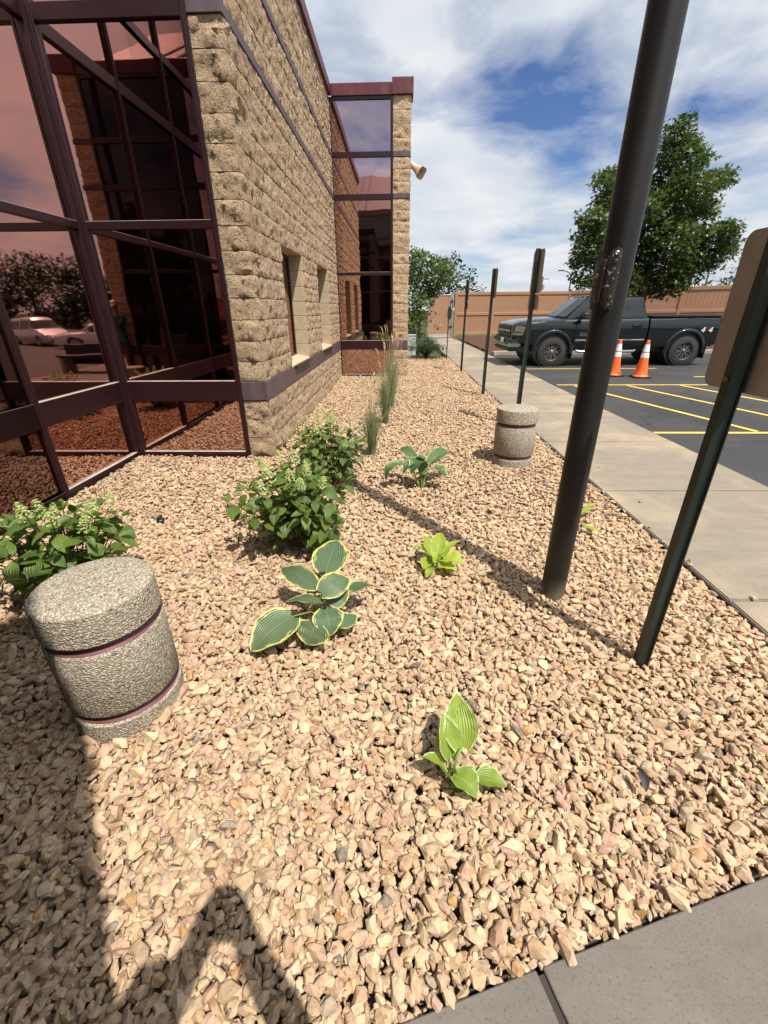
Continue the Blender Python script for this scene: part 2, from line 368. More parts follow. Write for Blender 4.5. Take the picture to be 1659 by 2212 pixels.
for x0 in (3.86, 4.97, 6.08, 7.19):
    line(x0 + 0.02, 9.44 if x0 < 7 else 9.0, x0 + 0.99, 5.68)

# side walk: slabs with open joints
walk = sheet('sidewalk', [(1.915, 0.95), (3.43, 0.95), (3.43, 24.6), (1.915, 24.6)], -0.016, M_SOIL)
y = 0.95; edges = [0.95] + [2.0 + 1.6*k for k in range(14)] + [24.6]
for i in range(len(edges) - 1):
    g = G(); dz = rng.uniform(-0.002, 0.002)
    g.box(1.905, 3.445 + rng.uniform(-.006, .006), edges[i] + 0.005, edges[i+1] - 0.005, -0.11, 0.0 + dz)
    g.build('slab', M_SIDEWALK, walk, bevel=0.007, seg=2)
# entrance pavement, turned against the bed
PA = R(15.7); P0 = Vector((0.371, 0.485, 0)); E1 = Vector((math.cos(PA), math.sin(PA), 0)); E2 = Vector((-math.sin(PA), math.cos(PA), 0))
def pv(a, b, z=0): p = P0 + E1*a + E2*b; return (p.x, p.y, z)
ent = sheet('entrance_pavement', [pv(-3.1, -.01)[:2], pv(1.45, -.01)[:2], (1.9, 0.9), (3.44, 0.94), (3.44, -12), (0.3, -12), (0.3, -1.6), (-2.5, -1.6)], -0.03, M_SOIL)
def pave_slab(a0, a1, b0, b1, jl=0, jr=0):
    n = 26; poly = []
    for i in range(n + 1):
        b = b0 + (b1-b0)*i/n; poly.append((a1 - jr*abs(mnoise.noise(Vector((a1*9, b*14, 1)))) - jr*.3*rng.random(), b))
    for i in range(n + 1):
        b = b1 - (b1-b0)*i/n; poly.append((a0 + jl*abs(mnoise.noise(Vector((a0*9, b*14, 5)))) + jl*.3*rng.random(), b))
    g = G().prism(poly, -0.10, 0.0, lambda a, b, h: pv(a, b, h)); g.build('slab', M_PAVE, ent, bevel=0.003)
pave_slab(0.004, 1.45, -1.5, 0, jl=0.022); pave_slab(-1.5, -0.004, -1.5, 0, jr=0.020)
g = G().prism([(-0.03, -1.5), (0.03, -1.5), (0.03, -0.01), (-0.03, -0.01)], -0.09, -0.010, lambda a, b, h: pv(a, b, h)); g.build('joint_dirt', M_EDGING, ent)
for a, b in ((0.01, -3.0), (-1.5, -3.0), (0.01, -4.51), (0.01, -6.02), (0.01, -7.53)): pave_slab(a, a+1.49, b, b+1.49)
g = G(); g.box(1.53, 3.03, -9.4, 0.55, -0.1, -0.003); g.build('slab', M_PAVE, ent, bevel=0.004)
sheet('path', [(0.9, 24.62), (3.46, 24.62), (3.46, 31), (0.9, 31)], -0.03, M_KERB)
# bed edging strip
g = G()
g.box(1.894, 1.903, 0.9, 15.6, -0.09, -0.012)
me = g.build('bed_edging', M_EDGING); tag(me, kind='structure')
for a0, a1 in ((-2.9, 1.5),):
    g2 = G().prism([(a0, 0.010), (a1, 0.010), (a1, 0.018), (a0, 0.018)], -0.09, -0.03, lambda a, b, h: pv(a, b, h)); tag(g2.build('bed_edging', M_EDGING), kind='structure')
# kerb and mulch bed behind the truck
kerb_pts = [(3.58, 16.02), (3.75, 16.16), (4.1, 16.25), (6, 16.27), (22, 16.27)]
def kerb(pts, w=0.16, h=0.115):
    g = G(); rings = []
    for i, p in enumerate(pts):
        a = Vector((*pts[max(0, i-1)], 0)); b = Vector((*pts[min(len(pts)-1, i+1)], 0)); d = (b-a).normalized(); n = Vector((-d.y, d.x, 0)); q = Vector((*p, 0))
        rings.append([q + n*o + Vector((0, 0, z)) for o, z in ((0, -.1), (0.012, h-.03), (0.04, h), (w, h), (w, -.1))])
    g.ring_loft(rings); return g.build('kerb', M_KERB, smooth=35)
tag(kerb(kerb_pts), kind='structure'); tag(kerb([(3.45, 26.2), (3.46, 18), (3.47, 16.6), (3.58, 16.02)][::-1], 0.02, 0.02), kind='structure')
# mulch: gently heaped sheet
n = 40; mv = []; mf = []
for j in range(25):
    for i in range(n+1):
        x = 3.47 + (22-3.47)*i/n; yy = 16.42 + (26.2-16.42)*j/24
        mv.append((x, yy, 0.05 + 0.06*mnoise.noise(Vector((x*1.4, yy*1.4, 0))) + (0.02 if 0 < j < 24 else -0.05)))
for j in range(24):
    for i in range(n): mf.append((j*(n+1)+i, j*(n+1)+i+1, (j+1)*(n+1)+i+1, (j+1)*(n+1)+i))
me = bpy.data.meshes.new('mulch_bed'); me.from_pydata(mv, [], mf); me.materials.append(M_MULCH); smooth_me(me, 180); tag(link('mulch_bed', me), kind='structure')

# ------------------------------------------------------------------ building
BROT = R(-0.82); BORG = Vector((-1.36, 4.70, 0))
BLD = thing('building', 'cream split-face block building with plum bands and bronze mirror glass', 'building', BORG, BROT)
BM = Matrix.Translation(BORG) @ Matrix.Rotation(BROT, 4, 'Z')
COURSES = [(-0.02, 0.2), (0.2, 0.405), (0.405, 0.61)] + [(0.81 + 0.2*k, 1.01 + 0.2*k) for k in range(14)] + \
          [(3.70 + 0.2067*k, 3.70 + 0.2067*(k+1)) for k in range(3)] + [(4.41 + 0.2175*k, 4.41 + 0.2175*(k+1)) for k in range(4)]
WV = 6.36
OPEN = [(1.24, 2.46), (3.70, 4.92)]; OZ = (0.81, 2.21)
# mortar backing of the long wall, with its openings left free
g = G()
cuts = [0.0, OPEN[0][0], OPEN[0][1], OPEN[1][0], OPEN[1][1], WV]
g.box(-0.30, -0.010, 0.012, WV, -0.1, OZ[0]); g.box(-0.30, -0.010, 0.012, WV, OZ[1], 5.28)
for a, b in ((0.012, OPEN[0][0]), (OPEN[0][1], OPEN[1][0]), (OPEN[1][1], WV)): g.box(-0.30, -0.010, a, b, OZ[0], OZ[1])
wall = g.build('block_wall', M_MORTAR, BLD)
def rough(p, amp, f=9.0, seed=0.0):
    q = Vector(p) * f + Vector((seed*17.3, seed*5.1, seed*9.7))
    return amp * (0.65*mnoise.noise(q) + 0.5*mnoise.noise(q*2.3) + 0.35*abs(mnoise.noise(q*4.7)))
def block_variant(seed, nx=11, ny=6):
    V = []; F = []
    for j in range(ny+1):
        for i in range(nx+1):
            a = -0.5 + i/nx; b = -0.5 + j/ny
            edge = i in (0, nx) or j in (0, ny)
            u = 0.005 + rough((a*0.4, b*0.2, 0), 0.012, 20, seed) if edge else 0.009 + rough((a*0.4, b*0.2, 0), 0.030, 14, seed)
            ja = rng.uniform(-.25, .25)/nx if not edge else 0; jb = rng.uniform(-.25, .25)/ny if not edge else 0
            V.append((u, a+ja, b+jb))
    for j in range(ny):
        for i in range(nx):
            k = j*(nx+1)+i; q = (k, k+1, k+nx+2, k+nx+1)
            if rng.random() < .5: F += [(q[0], q[1], q[2]), (q[0], q[2], q[3])]
            else: F += [(q[0], q[1], q[3]), (q[1], q[2], q[3])]
    b0 = len(V); ring = [(-.5, -.5), (.5, -.5), (.5, .5), (-.5, .5)]; V += [(-0.04, a, b) for a, b in ring]
    c = [0, nx, (ny+1)*(nx+1)-1, ny*(nx+1)]
    for i in range(4):
        k = (i+1) % 4; F += [(c[i], b0+i, c[k]), (c[k], b0+i, b0+k)]
    return np.array(V), np.array(F)
BV = [block_variant(i + 1) for i in range(14)]
BME = [np_mesh('block', v, f, M_BLOCK) for v, f in BV]
for me in BME: smooth_me(me, 50)
recs = []
GAP = 0.007
for ci, (z0, z1) in enumerate(COURSES):
    off = 0.2 if ci % 2 else 0.4
    segs = [(off, WV)]
    if z0 >= OZ[0] - 1e-6 and z1 <= OZ[1] + 1e-6:
        segs = [(off, OPEN[0][0]), (OPEN[0][1], OPEN[1][0]), (OPEN[1][1], WV)]
    for a, b in segs:
        joints = [a]; k = math.ceil((a + 0.10 - off) / 0.4)
        while off + 0.4*k < b - 0.09: joints.append(off + 0.4*k); k += 1
        joints.append(b)
        for p, q in zip(joints[:-1], joints[1:]): recs.append((0.0, (p+q)/2, (z0+z1)/2, q-p-GAP, z1-z0-GAP, rng.randrange(14)))
def pdist(r):
    p = BM @ Vector((r[0], r[1], r[2])); d = (p - Vector((0, 0, EYE))).length; return d / (0.25 + 0.75*min(1, r[3]/0.39))
recs.sort(key=pdist)
NSOLO = 238
for r in recs[:NSOLO]:
    s = rng.choice((-1, 1)), rng.choice((-1, 1))
    o = link('block', BME[r[5]], wall, (r[0] + rng.uniform(-.003, .004), r[1], r[2]), (R(180) if rng.random() < .5 else 0, 0, 0), (1, r[3], r[4]))
bv, bf, nb = [], [], 0
for r in recs[NSOLO:]:
    V, F = BV[r[5]]; bv.append(V * np.array([1, r[3], r[4]]) + np.array([r[0], r[1], r[2]])); bf.append(F + nb); nb += len(V)
tag(link('upper_blocks', np_mesh('upper_blocks', np.concatenate(bv), np.concatenate(bf), M_BLOCK), wall), kind='stuff')

def corner_block(seed, u0, u1, v0, L, z0, z1, amp=0.034, sides=('end', 'wall'), nv=6, ny=5):
    """one block wrapped round a corner: end face (towards -v) from u0 to u1, wall face (towards +u) from v0 to v0+L; optional far side"""
    path = []
    ne = 6
    for i in range(ne): path.append((u0 + (u1-u0)*i/ne, v0, 0, -1))
    path.append((u1, v0, 0.75, -0.75))
    m = max(3, int(L/0.07))
    for i in range(1, m+1): path.append((u1, v0 + L*i/m, 1, 0))
    V = []; F = []; n = len(path)
    for j in range(ny+1):
        z = z0 + (z1-z0)*j/ny
        for i, (u, v, a, b) in enumerate(path):
            e = j in (0, ny) or i in (0, n-1)
            base = 0.005 if e else 0.011
            d = base + rough((u, v, z), amp*(0.3 if e else 1), 10, seed)
            if (a and b): d *= 0.55
            V.append((u + a*d, v + b*d, z + (0 if e else rng.uniform(-.006, .006))))
    for j in range(ny):
        for i in range(n-1):
            k = j*n+i; q = (k, k+1, k+n+1, k+n)
            if (i+j) % 2: F += [(q[0], q[1], q[2]), (q[0], q[2], q[3])]
            else: F += [(q[0], q[1], q[3]), (q[1], q[2], q[3])]
    # close top and bottom towards an inner line
    b0 = len(V)
    V += [(u0, v0+0.06, z0), (u1-0.06, v0+0.06, z0), (u1-0.06, v0+L, z0), (u0, v0+0.06, z1), (u1-0.06, v0+0.06, z1), (u1-0.06, v0+L, z1)]
    for off, row in ((0, 0), (3, ny)):
        inner = [b0+off+0]*(ne//2+1) + [b0+off+1]*(n-1-(ne//2+1)) + [b0+off+2]
        for i in range(n-1):
            k = row*n+i
            F.append((k, k+1, inner[i]))
            if inner[i] != inner[i+1]: F.append((k+1, inner[i+1], inner[i]))
    return np.array(V, float), np.array(F)
for ci, (z0, z1) in enumerate(COURSES):
    V, F = corner_block(ci + 50, -0.262, 0.0, 0.0, (0.2 if ci % 2 else 0.4) - GAP, z0 + GAP/2, z1 - GAP/2, amp=0.050)
    me = np_mesh('block', V, F, M_BLOCK); smooth_me(me, 50); link('block', me, wall)
# bands
def band(z0, z1, pr, name='plum_band'):
    g = G(); g.box(-0.02, pr, -pr, WV, z0 + .003, z1 - .003); g.box(-0.264, -0.02, -pr, 0.02, z0 + .003, z1 - .003)
    return g.build(name, M_BAND, BLD, bevel=0.004)
band(0.61, 0.81, 0.016); band(3.61, 3.70, 0.020); band(4.32, 4.41, 0.020)
# window recesses: smooth jamb blocks, head, sill, flashing, pane
for (a, b) in OPEN:
    fr = G(); fr.box(-0.225, -0.185, a, a+0.05, OZ[0]+.02, OZ[1]); fr.box(-0.225, -0.185, b-0.05, b, OZ[0]+.02, OZ[1]); fr.box(-0.225, -0.185, a+.05, b-.05, OZ[1]-.05, OZ[1]); fr.box(-0.225, -0.185, a+.05, b-.05, OZ[0]+.02, OZ[0]+.08)
    win = fr.build('window', M_FRAME, BLD, bevel=0.003)
    g = G(); g.box(-0.215, -0.205, a+.05, b-.05, OZ[0]+.08, OZ[1]-.05); g.build('pane', M_GLASS, win)
    for k in range(7):
        for v0, v1 in ((a-0.03, a+0.004), (b-0.004, b+0.03)):
            g = G(); g.box(-0.20, 0.006, v0, v1, OZ[0]+0.2*k+.004, OZ[0]+0.2*(k+1)-.004); g.build('jamb_block', M_SMOOTHBLOCK, win, bevel=0.004)
    g = G(); g.box(-0.24, 0.006, a-.02, b+.02, OZ[1]-.004, OZ[1]+.03); g.build('head', M_SMOOTHBLOCK, win, bevel=0.003)
    g = G().prism([(-0.24, 0.80), (0.012, 0.80), (0.012, 0.822), (-0.19, 0.865), (-0.24, 0.865)], a, b, lambda u, z, v: (u, v, z)); g.build('sill', M_SMOOTHBLOCK, win, bevel=0.003)
    g = G(); g.box(0.017, 0.050, a+.12, b-.12, 0.775, 0.812); g.build('flashing', M_FRAME, win, bevel=0.004)
    g = G(); g.box(-0.9, -0.24, a-.1, b+.1, OZ[0]-.05, OZ[1]+.05); g.build('dark_room', M_DARK, win)
# curtain walls
RAILS = [(0.61, 0.815), (2.19, 2.255), (3.595, 3.70), (4.32, 4.41)]
def glazing(P, a0, a1, mulls, w=0.050, label=None, dark=()):
    g = G()
    def bx(g, A0, A1, n0, n1, z0, z1):
        p = [P(a, n_, z) for z in (z0, z1) for a, n_ in ((A0, n0), (A1, n0), (A1, n1), (A0, n1))]
        b = len(g.v); g.v += p
        for f in ((0,3,2,1),(4,5,6,7),(0,1,5,4),(1,2,6,5),(2,3,7,6),(3,0,4,7)): g.f.append(tuple(b+i for i in f))
        return g
    cw = bx(G(), a0+.02, a1-.02, -0.12, -0.05, -0.1, 5.27).build('curtain_wall', M_DARK, BLD)
    if label: cw['label'] = label
    ms = [(a0, a0+w)] + [(m-w/2, m+w/2) for m in mulls] + [(a1-w, a1)]
    for m0, m1 in ms:
        bx(bx(G(), m0, m1, -0.03, 0.030, -0.06, 5.27), m0+w*.36, m1-w*.36, .030, .037, -0.06, 5.27).build('mullion', M_FRAME, cw, bevel=0.003)
    rails = [(-0.06, 0.035)] + RAILS + [(5.22, 5.27)]
    for i in range(len(ms)-1):
        A0, A1 = ms[i][1], ms[i+1][0]
        for ri, (z0, z1) in enumerate(rails):
            pr = 0.027
            rl = bx(G(), A0+.001, A1-.001, -0.03, pr, z0, z1).build('rail', M_FRAME, cw, bevel=0.003)
            if ri < 3: bx(G(), A0+.004, A1-.004, -0.005, pr-.003, z1, z1+.003).build('ledge', M_LEDGE, cw)  # thin pale strip paints the bright sunlit line along dusty rail tops
        for (p, q) in zip(rails[:-1], rails[1:]):
            bx(G(), A0-.01, A1+.01, -0.016, -0.006, p[1]-.01, q[0]+.01).build('pane', M_DARKGLASS if i in dark else M_GLASS, cw)
    return cw
UL = -1.585
glazing(lambda a, n_, z: (UL + n_, a, z), -5.25, 0.0, [-1.21, -2.43, -3.65], label='mirror glazing along the recess')
glazing(lambda a, n_, z: (a, 0.0 - n_, z), UL + 0.037, -0.264, [], label='single bay of mirror glazing beside the block corner')
glazing(lambda a, n_, z: (a, -5.25 + n_, z), UL + 0.037, 1.145, [-0.72], label='glazing behind the viewer', dark=(1,))
glazing(lambda a, n_, z: (a, WV + 0.02 - n_, z), -0.02, 1.275, [], label='far bay of mirror glazing at the end of the block wall')
# piers
def pier(u0, u1, v0, depth, seed0, solo, flip=False):
    g = G(); s = -1 if flip else 1
    g.box(u0+.02, u1-.012, min(v0+s*.012, v0+s*depth), max(v0+s*.012, v0+s*depth), -0.1, 5.28)
    pr = g.build('pier', M_MORTAR, BLD); VV, FF, nn = [], [], 0
    for ci, (z0, z1) in enumerate(COURSES):
        V, F = corner_block(ci + seed0, u0, u1, 0.0, depth, z0 + GAP/2, z1 - GAP/2, amp=0.042)
        V[:, 1] = v0 + s*V[:, 1]
        if solo: me = np_mesh('block', V, F, M_BLOCK); smooth_me(me, 50); link('block', me, pr)
        else: VV.append(V); FF.append(F + nn); nn += len(V)
    if not solo: tag(link('pier_blocks', np_mesh('pier_blocks', np.concatenate(VV), np.concatenate(FF), M_BLOCK), pr), kind='stuff')
    for z0, z1, p in ((0.61, 0.81, .016), (3.61, 3.70, .02), (4.32, 4.41, .02)):
        g = G(); a, b = sorted((v0 - s*p, v0 + s*depth)); g.box(u0, u1+p, a, b, z0+.003, z1-.003); g.build('plum_band', M_BAND, pr, bevel=0.004)
    g = G(); a, b = sorted((v0 - s*.055, v0 + s*(depth+.02))); g.box(u0-.02, u1+.055, a, b, 5.28, 5.53); g.build('pier_cap', M_COPING, pr, bevel=0.005)
    return pr
pier(1.277, 1.620, WV + 0.02, 0.36, 200, True)
pier(1.147, 1.490, -5.25, 0.40, 300, False, True)
# copings and fascias
g = G(); g.box(-0.34, 0.055, -0.055, WV, 5.283, 5.46); g.build('coping', M_COPING, BLD, bevel=0.006)
g = G(); g.box(0.057, 1.255, WV - 0.03, WV + 0.4, 5.275, 5.462); g.build('coping', M_COPING, BLD, bevel=0.006)
g = G(); g.box(UL - 0.3, UL + 0.055, -5.2, -0.06, 5.275, 5.462); g.build('coping', M_COPING, BLD, bevel=0.006)
g = G(); g.box(UL - .3, -0.36, -0.058, 0.3, 5.27, 5.459); g.build('coping', M_COPING, BLD, bevel=0.006)
g = G(); g.box(UL - .3, 1.12, -5.65, -5.22, 5.275, 5.462); g.build('coping', M_COPING, BLD, bevel=0.006)
# masses behind the faces: roofs and the wing beyond the piers
g = G(); g.box(-9, -0.345, 0.31, 11, 5.05, 5.25); g.box(-9, UL-.31, -14, 0.30, 5.05, 5.25); g.box(0.03, 1.25, WV+.42, 11, 5.05, 5.25); g.build('roof', M_BAND, BLD)
g = G(); g.box(1.25, 1.56, WV + 0.39, 11, -0.1, 5.28); g.box(-9, 1.25, 11, 11.3, -0.1, 5.28); g.box(1.14, 1.46, -14, -5.66, -0.1, 5.28); g.build('side_wall', M_BLOCK, BLD)
g = G().prism([(-5.7, 5.47), (-9.5, 7.6), (-13.9, 5.47)], UL - 4, 1.45, lambda v, z, u: (u, v, z))
hr = g.build('hipped_roof', M_COPING, BLD)
g = G()
for k in range(16):
    u = UL - 3.9 + 0.36*k; g.tube([(u, -5.5, 5.49), (u, -9.5, 7.62)], 0.02, 5)
g.build('standing_seams', M_COPING, hr)

# ------------------------------------------------------------------ gravel bed
bed = sheet('gravel_bed', [(-2.99, -0.36), (0.0, 0.36), (1.88, 0.90), (1.88, 15.6), (0.1, 16.4), (-0.1, 11.0), (-1.4, 11.05), (-1.5, 4.75), (-2.99, 4.75)], -0.055, M_SOIL)
def in_bed(x, y):
    fl = 0.386 + (x - 0.014)*0.281 + 0.004
    wallx = -1.335 + (y - 4.70)*0.0143
    r = (x < 1.892) & (y > fl) & (y > -0.30) & (y < 16.3)
    bay = (y < 4.64) & (x > -2.88 - (4.7-y)*0.0143)
    strip = (y >= 4.64) & (x > wallx) & (y < 11.04)
    end = (y >= 11.04) & (x > 0.37) & (y < 15.4 + (1.86-x)*0.4)
    return r & (bay | strip | end)
def stone_shape(seed, npt):
    r_ = random.Random(seed); bm = bmesh.new()
    ax = (r_.uniform(1.0, 1.25), r_.uniform(0.58, 0.92), r_.uniform(0.52, 0.85))
    pts = []
    while len(pts) < npt:
        v = Vector((r_.gauss(0, 1), r_.gauss(0, 1), r_.gauss(0, 1))).normalized()
        k = 0.5 / max(abs(v.x)**2.6 + abs(v.y)**2.6 + abs(v.z)**2.6, 1e-6)**(1/2.6) * r_.uniform(0.80, 1.06)
        pts.append(Vector((v.x*k*ax[0], v.y*k*ax[1], v.z*k*ax[2])))
    for p in pts: bm.verts.new(p)
    res = bmesh.ops.convex_hull(bm, input=bm.verts)
    bmesh.ops.delete(bm, geom=[v for v in bm.verts if not v.link_faces], context='VERTS')
    bmesh.ops.triangulate(bm, faces=bm.faces); bmesh.ops.recalc_face_normals(bm, faces=bm.faces)
    bm.verts.index_update(); V = np.array([v.co[:] for v in bm.verts]); F = np.array([[v.index for v in f.verts] for f in bm.faces]); bm.free()
    return V, F
NEAR_S = [stone_shape(i, 22) for i in range(40)]; FAR_S = [stone_shape(100 + i, 10) for i in range(16)]
def scatter(sp, x0, x1, y0, y1, jit=0.42):
    nx, ny = int((x1-x0)/sp), int((y1-y0)/(sp*0.87)); I, J = np.meshgrid(np.arange(nx), np.arange(ny))
    x = x0 + (I + 0.5*(J % 2))*sp + nr.uniform(-jit, jit, I.shape)*sp; y = y0 + J*sp*0.87 + nr.uniform(-jit, jit, I.shape)*sp
    m = in_bed(x, y); return x[m], y[m]
layers = []
for sp, z0, zs, smin, smax, ymax in ((0.034, -0.028, 0.005, 0.034, 0.052, 6.0), (0.0335, -0.013, 0.006, 0.024, 0.054, 16.5), (0.062, -0.001, 0.007, 0.022, 0.068, 16.5)):
    x, y = scatter(sp, -3.0, 1.9, -0.35, min(ymax, 16.3)); k = len(x)
    z = z0 + nr.normal(0, zs, k); s = smin + (smax - smin)*nr.beta(1.6, 2.4, k)
    layers.append(np.stack([x, y, z, s], 1))
x, y = scatter(0.030, -2.6, 1.9, 0.0, 2.7); k = len(x); layers.append(np.stack([x, y, nr.normal(-0.004, 0.005, k), nr.uniform(0.010, 0.021, k)], 1)); CHIP = k
# a few strays kicked onto the paving
k = 46; sx = np.concatenate([1.905 + np.abs(nr.normal(0, 0.10, 34)), np.full(12, 1.93)]); sy = np.concatenate([nr.uniform(1.6, 14, 34), nr.uniform(2, 12, 12)])
layers.append(np.stack([sx, sy, np.full(k, 0.009), nr.uniform(0.012, 0.034, k)], 1)); layers[-1][:, 2] = layers[-1][:, 3]*0.28
A = np.concatenate(layers)
d2 = np.hypot(A[:, 0], A[:, 1])
bump = 0.012*np.sin(A[:, 0]*3.1 + 1.0)*np.sin(A[:, 1]*2.3); A[:-46, 2] += bump[:-46]
edge = np.abs(np.minimum(1.884 - A[:, 0], A[:, 1] - (0.386 + (A[:, 0]-0.014)*0.281))); A[:-k, 2] -= (0.010*np.clip(1 - edge/0.10, 0, 1))[:-k]
N = len(A)
tilt = np.abs(nr.normal(0, 0.40, N)); Rm = rot_np(nr.uniform(0, 6.283, N), tilt, nr.uniform(0, 6.283, N))
sc3 = A[:, 3:4] * nr.uniform(0.85, 1.15, (N, 3)) * np.array([1.12, 0.95, 0.95])
near = (A[:, 1] < 3.0) & (A[:, 3] > 0.0215)
var = np.where(near, nr.integers(0, len(NEAR_S), N), nr.integers(0, len(FAR_S), N))
# the 300 stones that show largest are pieces of their own
cv = (A[:, :3] - np.array([0, 0, EYE])) @ MC
px = CX + FPX*cv[:, 0]/cv[:, 2]; py = CY + FPX*cv[:, 1]/cv[:, 2]
vis = (cv[:, 2] > 0) & (px > 20) & (px < 1640) & (py > 900) & (py < 2195) & (A[:, 2] > -0.026)
score = np.where(vis, A[:, 3] / np.maximum(cv[:, 2], .1), -1)
solo = np.argsort(-score)[:300]
mask = np.ones(N, bool); mask[solo] = False
SME = [np_mesh('stone', v, f, M_STONE_O) for v, f in NEAR_S]
for i in solo:
    m4 = Matrix([[*Rm[i][r_], 0] for r_ in range(3)] + [[0, 0, 0, 1]])
    link('stone', SME[var[i]], bed, tuple(A[i, :3]), m4.to_euler(), tuple(sc3[i]))
Vs, Fs, off = [], [], 0
for shapes, sel in ((NEAR_S, near), (FAR_S, ~near)):
    for k, (V, F) in enumerate(shapes):
        idx = np.nonzero(mask & sel & (var == k))[0]
        if not len(idx): continue
        P, FF = bake(V, F, A[idx, :3], Rm[idx], sc3[idx]); Vs.append(P); Fs.append(FF + off); off += len(P)
tag(link('loose_stones', np_mesh('loose_stones', np.concatenate(Vs), np.concatenate(Fs), M_STONE), bed), kind='stuff')


# ------------------------------------------------------------------ more materials
def leaf_mat(name, a, b, trans=0.35, rough=0.5, vein=0.0, edge=None, ew=0.74, nsc=9, spec=0.4, back=None):
    t = MT(name); c = t.pos(); nz = t.noise(c, nsc, 4, 0.6)
    rnd = t.n('ShaderNodeNewGeometry').outputs['Random Per Island']; orn = t.n('ShaderNodeObjectInfo').outputs['Random']
    f = t.math('FRACT', t.math('ADD', t.math('ADD', rnd, orn), t.math('MULTIPLY', nz, 0.5)))
    col = t.mix(f, a, b)
    h = None
    if vein or edge:
        uv = t.n('ShaderNodeUVMap'); sp = t.n('ShaderNodeSeparateXYZ'); t.l(uv.outputs[0], sp.inputs[0])
        s = t.math('ABSOLUTE', t.math('SUBTRACT', t.math('MULTIPLY', sp.outputs[1], 2.0), 1.0))
        if vein:
            wv = t.math('SINE', t.math('MULTIPLY', s, vein)); h = wv
            col = t.mix(t.ramp(wv, [(0.0, 0.0), (1.0, 0.10)]), col, tuple(x*0.55 for x in a))
            col = t.mix(t.ramp(s, [(0.0, 0.5), (0.05, 0.0)]), col, tuple(min(1, x*1.6) for x in b))
        if edge:
            streak = t.noise(t.mapping(uv.outputs[0], (5, 26, 1)), 1.0, 4, 0.6); tip = t.math('POWER', sp.outputs[0], 8.0)
            q = t.math('ADD', t.math('ADD', s, t.math('MULTIPLY', tip, 0.35)), t.math('MULTIPLY', t.math('SUBTRACT', streak, 0.5), 1.25))
            col = t.mix(t.ramp(q, [(ew, 0.0), (ew + 0.05, 1.0)]), col, edge)
    t.set(col, rough, 0, spec)
    if h is not None: t.bump(h, 0.4, 0.003)
    tr = t.n('ShaderNodeBsdfTranslucent'); t.l(t.mix(0.5, col, tuple(min(1, x*2.2) for x in b)), tr.inputs[0])
    mx = t.n('ShaderNodeMixShader'); mx.inputs[0].default_value = trans
    t.l(t.b.outputs[0], mx.inputs[1]); t.l(tr.outputs[0], mx.inputs[2]); t.l(mx.outputs[0], t.out.inputs[0])
    return t.m
M_HYD = leaf_mat('hydrangea_leaf', (0.060,0.105,0.018), (0.130,0.195,0.032), 0.28, 0.42, vein=22)
M_FLOWER = leaf_mat('hydrangea_floret', (0.26,0.35,0.07), (0.58,0.61,0.28), 0.3, 0.6)
M_STEM = simple('reddish_stem', (0.10, 0.045, 0.025), 0.7)
M_HOSTA_V = leaf_mat('hosta_blue_green_yellow_edge', (0.070,0.115,0.056), (0.105,0.150,0.075), 0.12, 0.42, vein=46, edge=(0.60,0.57,0.15), ew=0.86)
M_HOSTA_D = leaf_mat('hosta_green_pale_edge', (0.055,0.105,0.034), (0.095,0.150,0.050), 0.2, 0.38, vein=40, edge=(0.30,0.40,0.12), ew=0.86)
M_HOSTA_L = leaf_mat('hosta_lime_white_edge', (0.17,0.26,0.035), (0.25,0.34,0.05), 0.3, 0.42, vein=40, edge=(0.62,0.66,0.40), ew=0.915)
M_HOSTA_Y = leaf_mat('hosta_yellow_green', (0.24,0.35,0.035), (0.38,0.46,0.05), 0.35, 0.42, vein=36, edge=(0.55,0.58,0.22), ew=0.93)
M_PETIOLE = simple('petiole', (0.16, 0.24, 0.06), 0.5)
M_GRASSB = leaf_mat('ornamental_grass', (0.12,0.17,0.075), (0.26,0.29,0.15), 0.3, 0.6)
M_SEED = simple('grass_seed_head', (0.42, 0.32, 0.17), 0.8)
M_MAPLE = leaf_mat('maple_leaf', (0.034,0.062,0.012), (0.080,0.118,0.022), 0.30, 0.38)
M_BUSH = leaf_mat('tall_bush_leaf', (0.055,0.095,0.022), (0.105,0.155,0.038), 0.3, 0.45)
M_BUSHRED = leaf_mat('tall_bush_rusty_leaf', (0.12,0.085,0.03), (0.20,0.12,0.05), 0.3, 0.5)
M_FAR = leaf_mat('distant_leaf', (0.022,0.040,0.016), (0.045,0.070,0.026), 0.15, 0.6)
M_FEATHER = leaf_mat('feathery_foliage', (0.060,0.095,0.050), (0.115,0.150,0.080), 0.25, 0.6)
M_BARK = simple('bark', (0.085, 0.065, 0.048), 0.95, bump=0.8, bsc=24, var=0.35)
def pole_mat():
    t = MT('dark_bronze_pole_paint'); c = t.coord(); n1 = t.noise(t.mapping(c, (1,1,0.25)), 7, 5, 0.6); n2 = t.noise(c, 240, 3, 0.6)
    col = t.mix(t.ramp(n1, [(0.3,0.0),(0.75,0.6)]), (0.009,0.0080,0.0075), (0.019,0.017,0.015)); sp = t.n('ShaderNodeSeparateXYZ'); t.l(c, sp.inputs[0])
    dust = t.math('MULTIPLY', t.ramp(sp.outputs[2], [(0.02,1.0),(0.14,0.0)]), t.ramp(n1, [(0.3,0.2),(0.7,0.8)])); col = t.mix(dust, col, (0.17,0.14,0.11))
    t.set(col, t.ramp(n1, [(0.3,0.38),(0.8,0.55)]), 0, 0.4); t.bump(n2, 0.12, 0.002); return t.m
M_POLE = pole_mat()
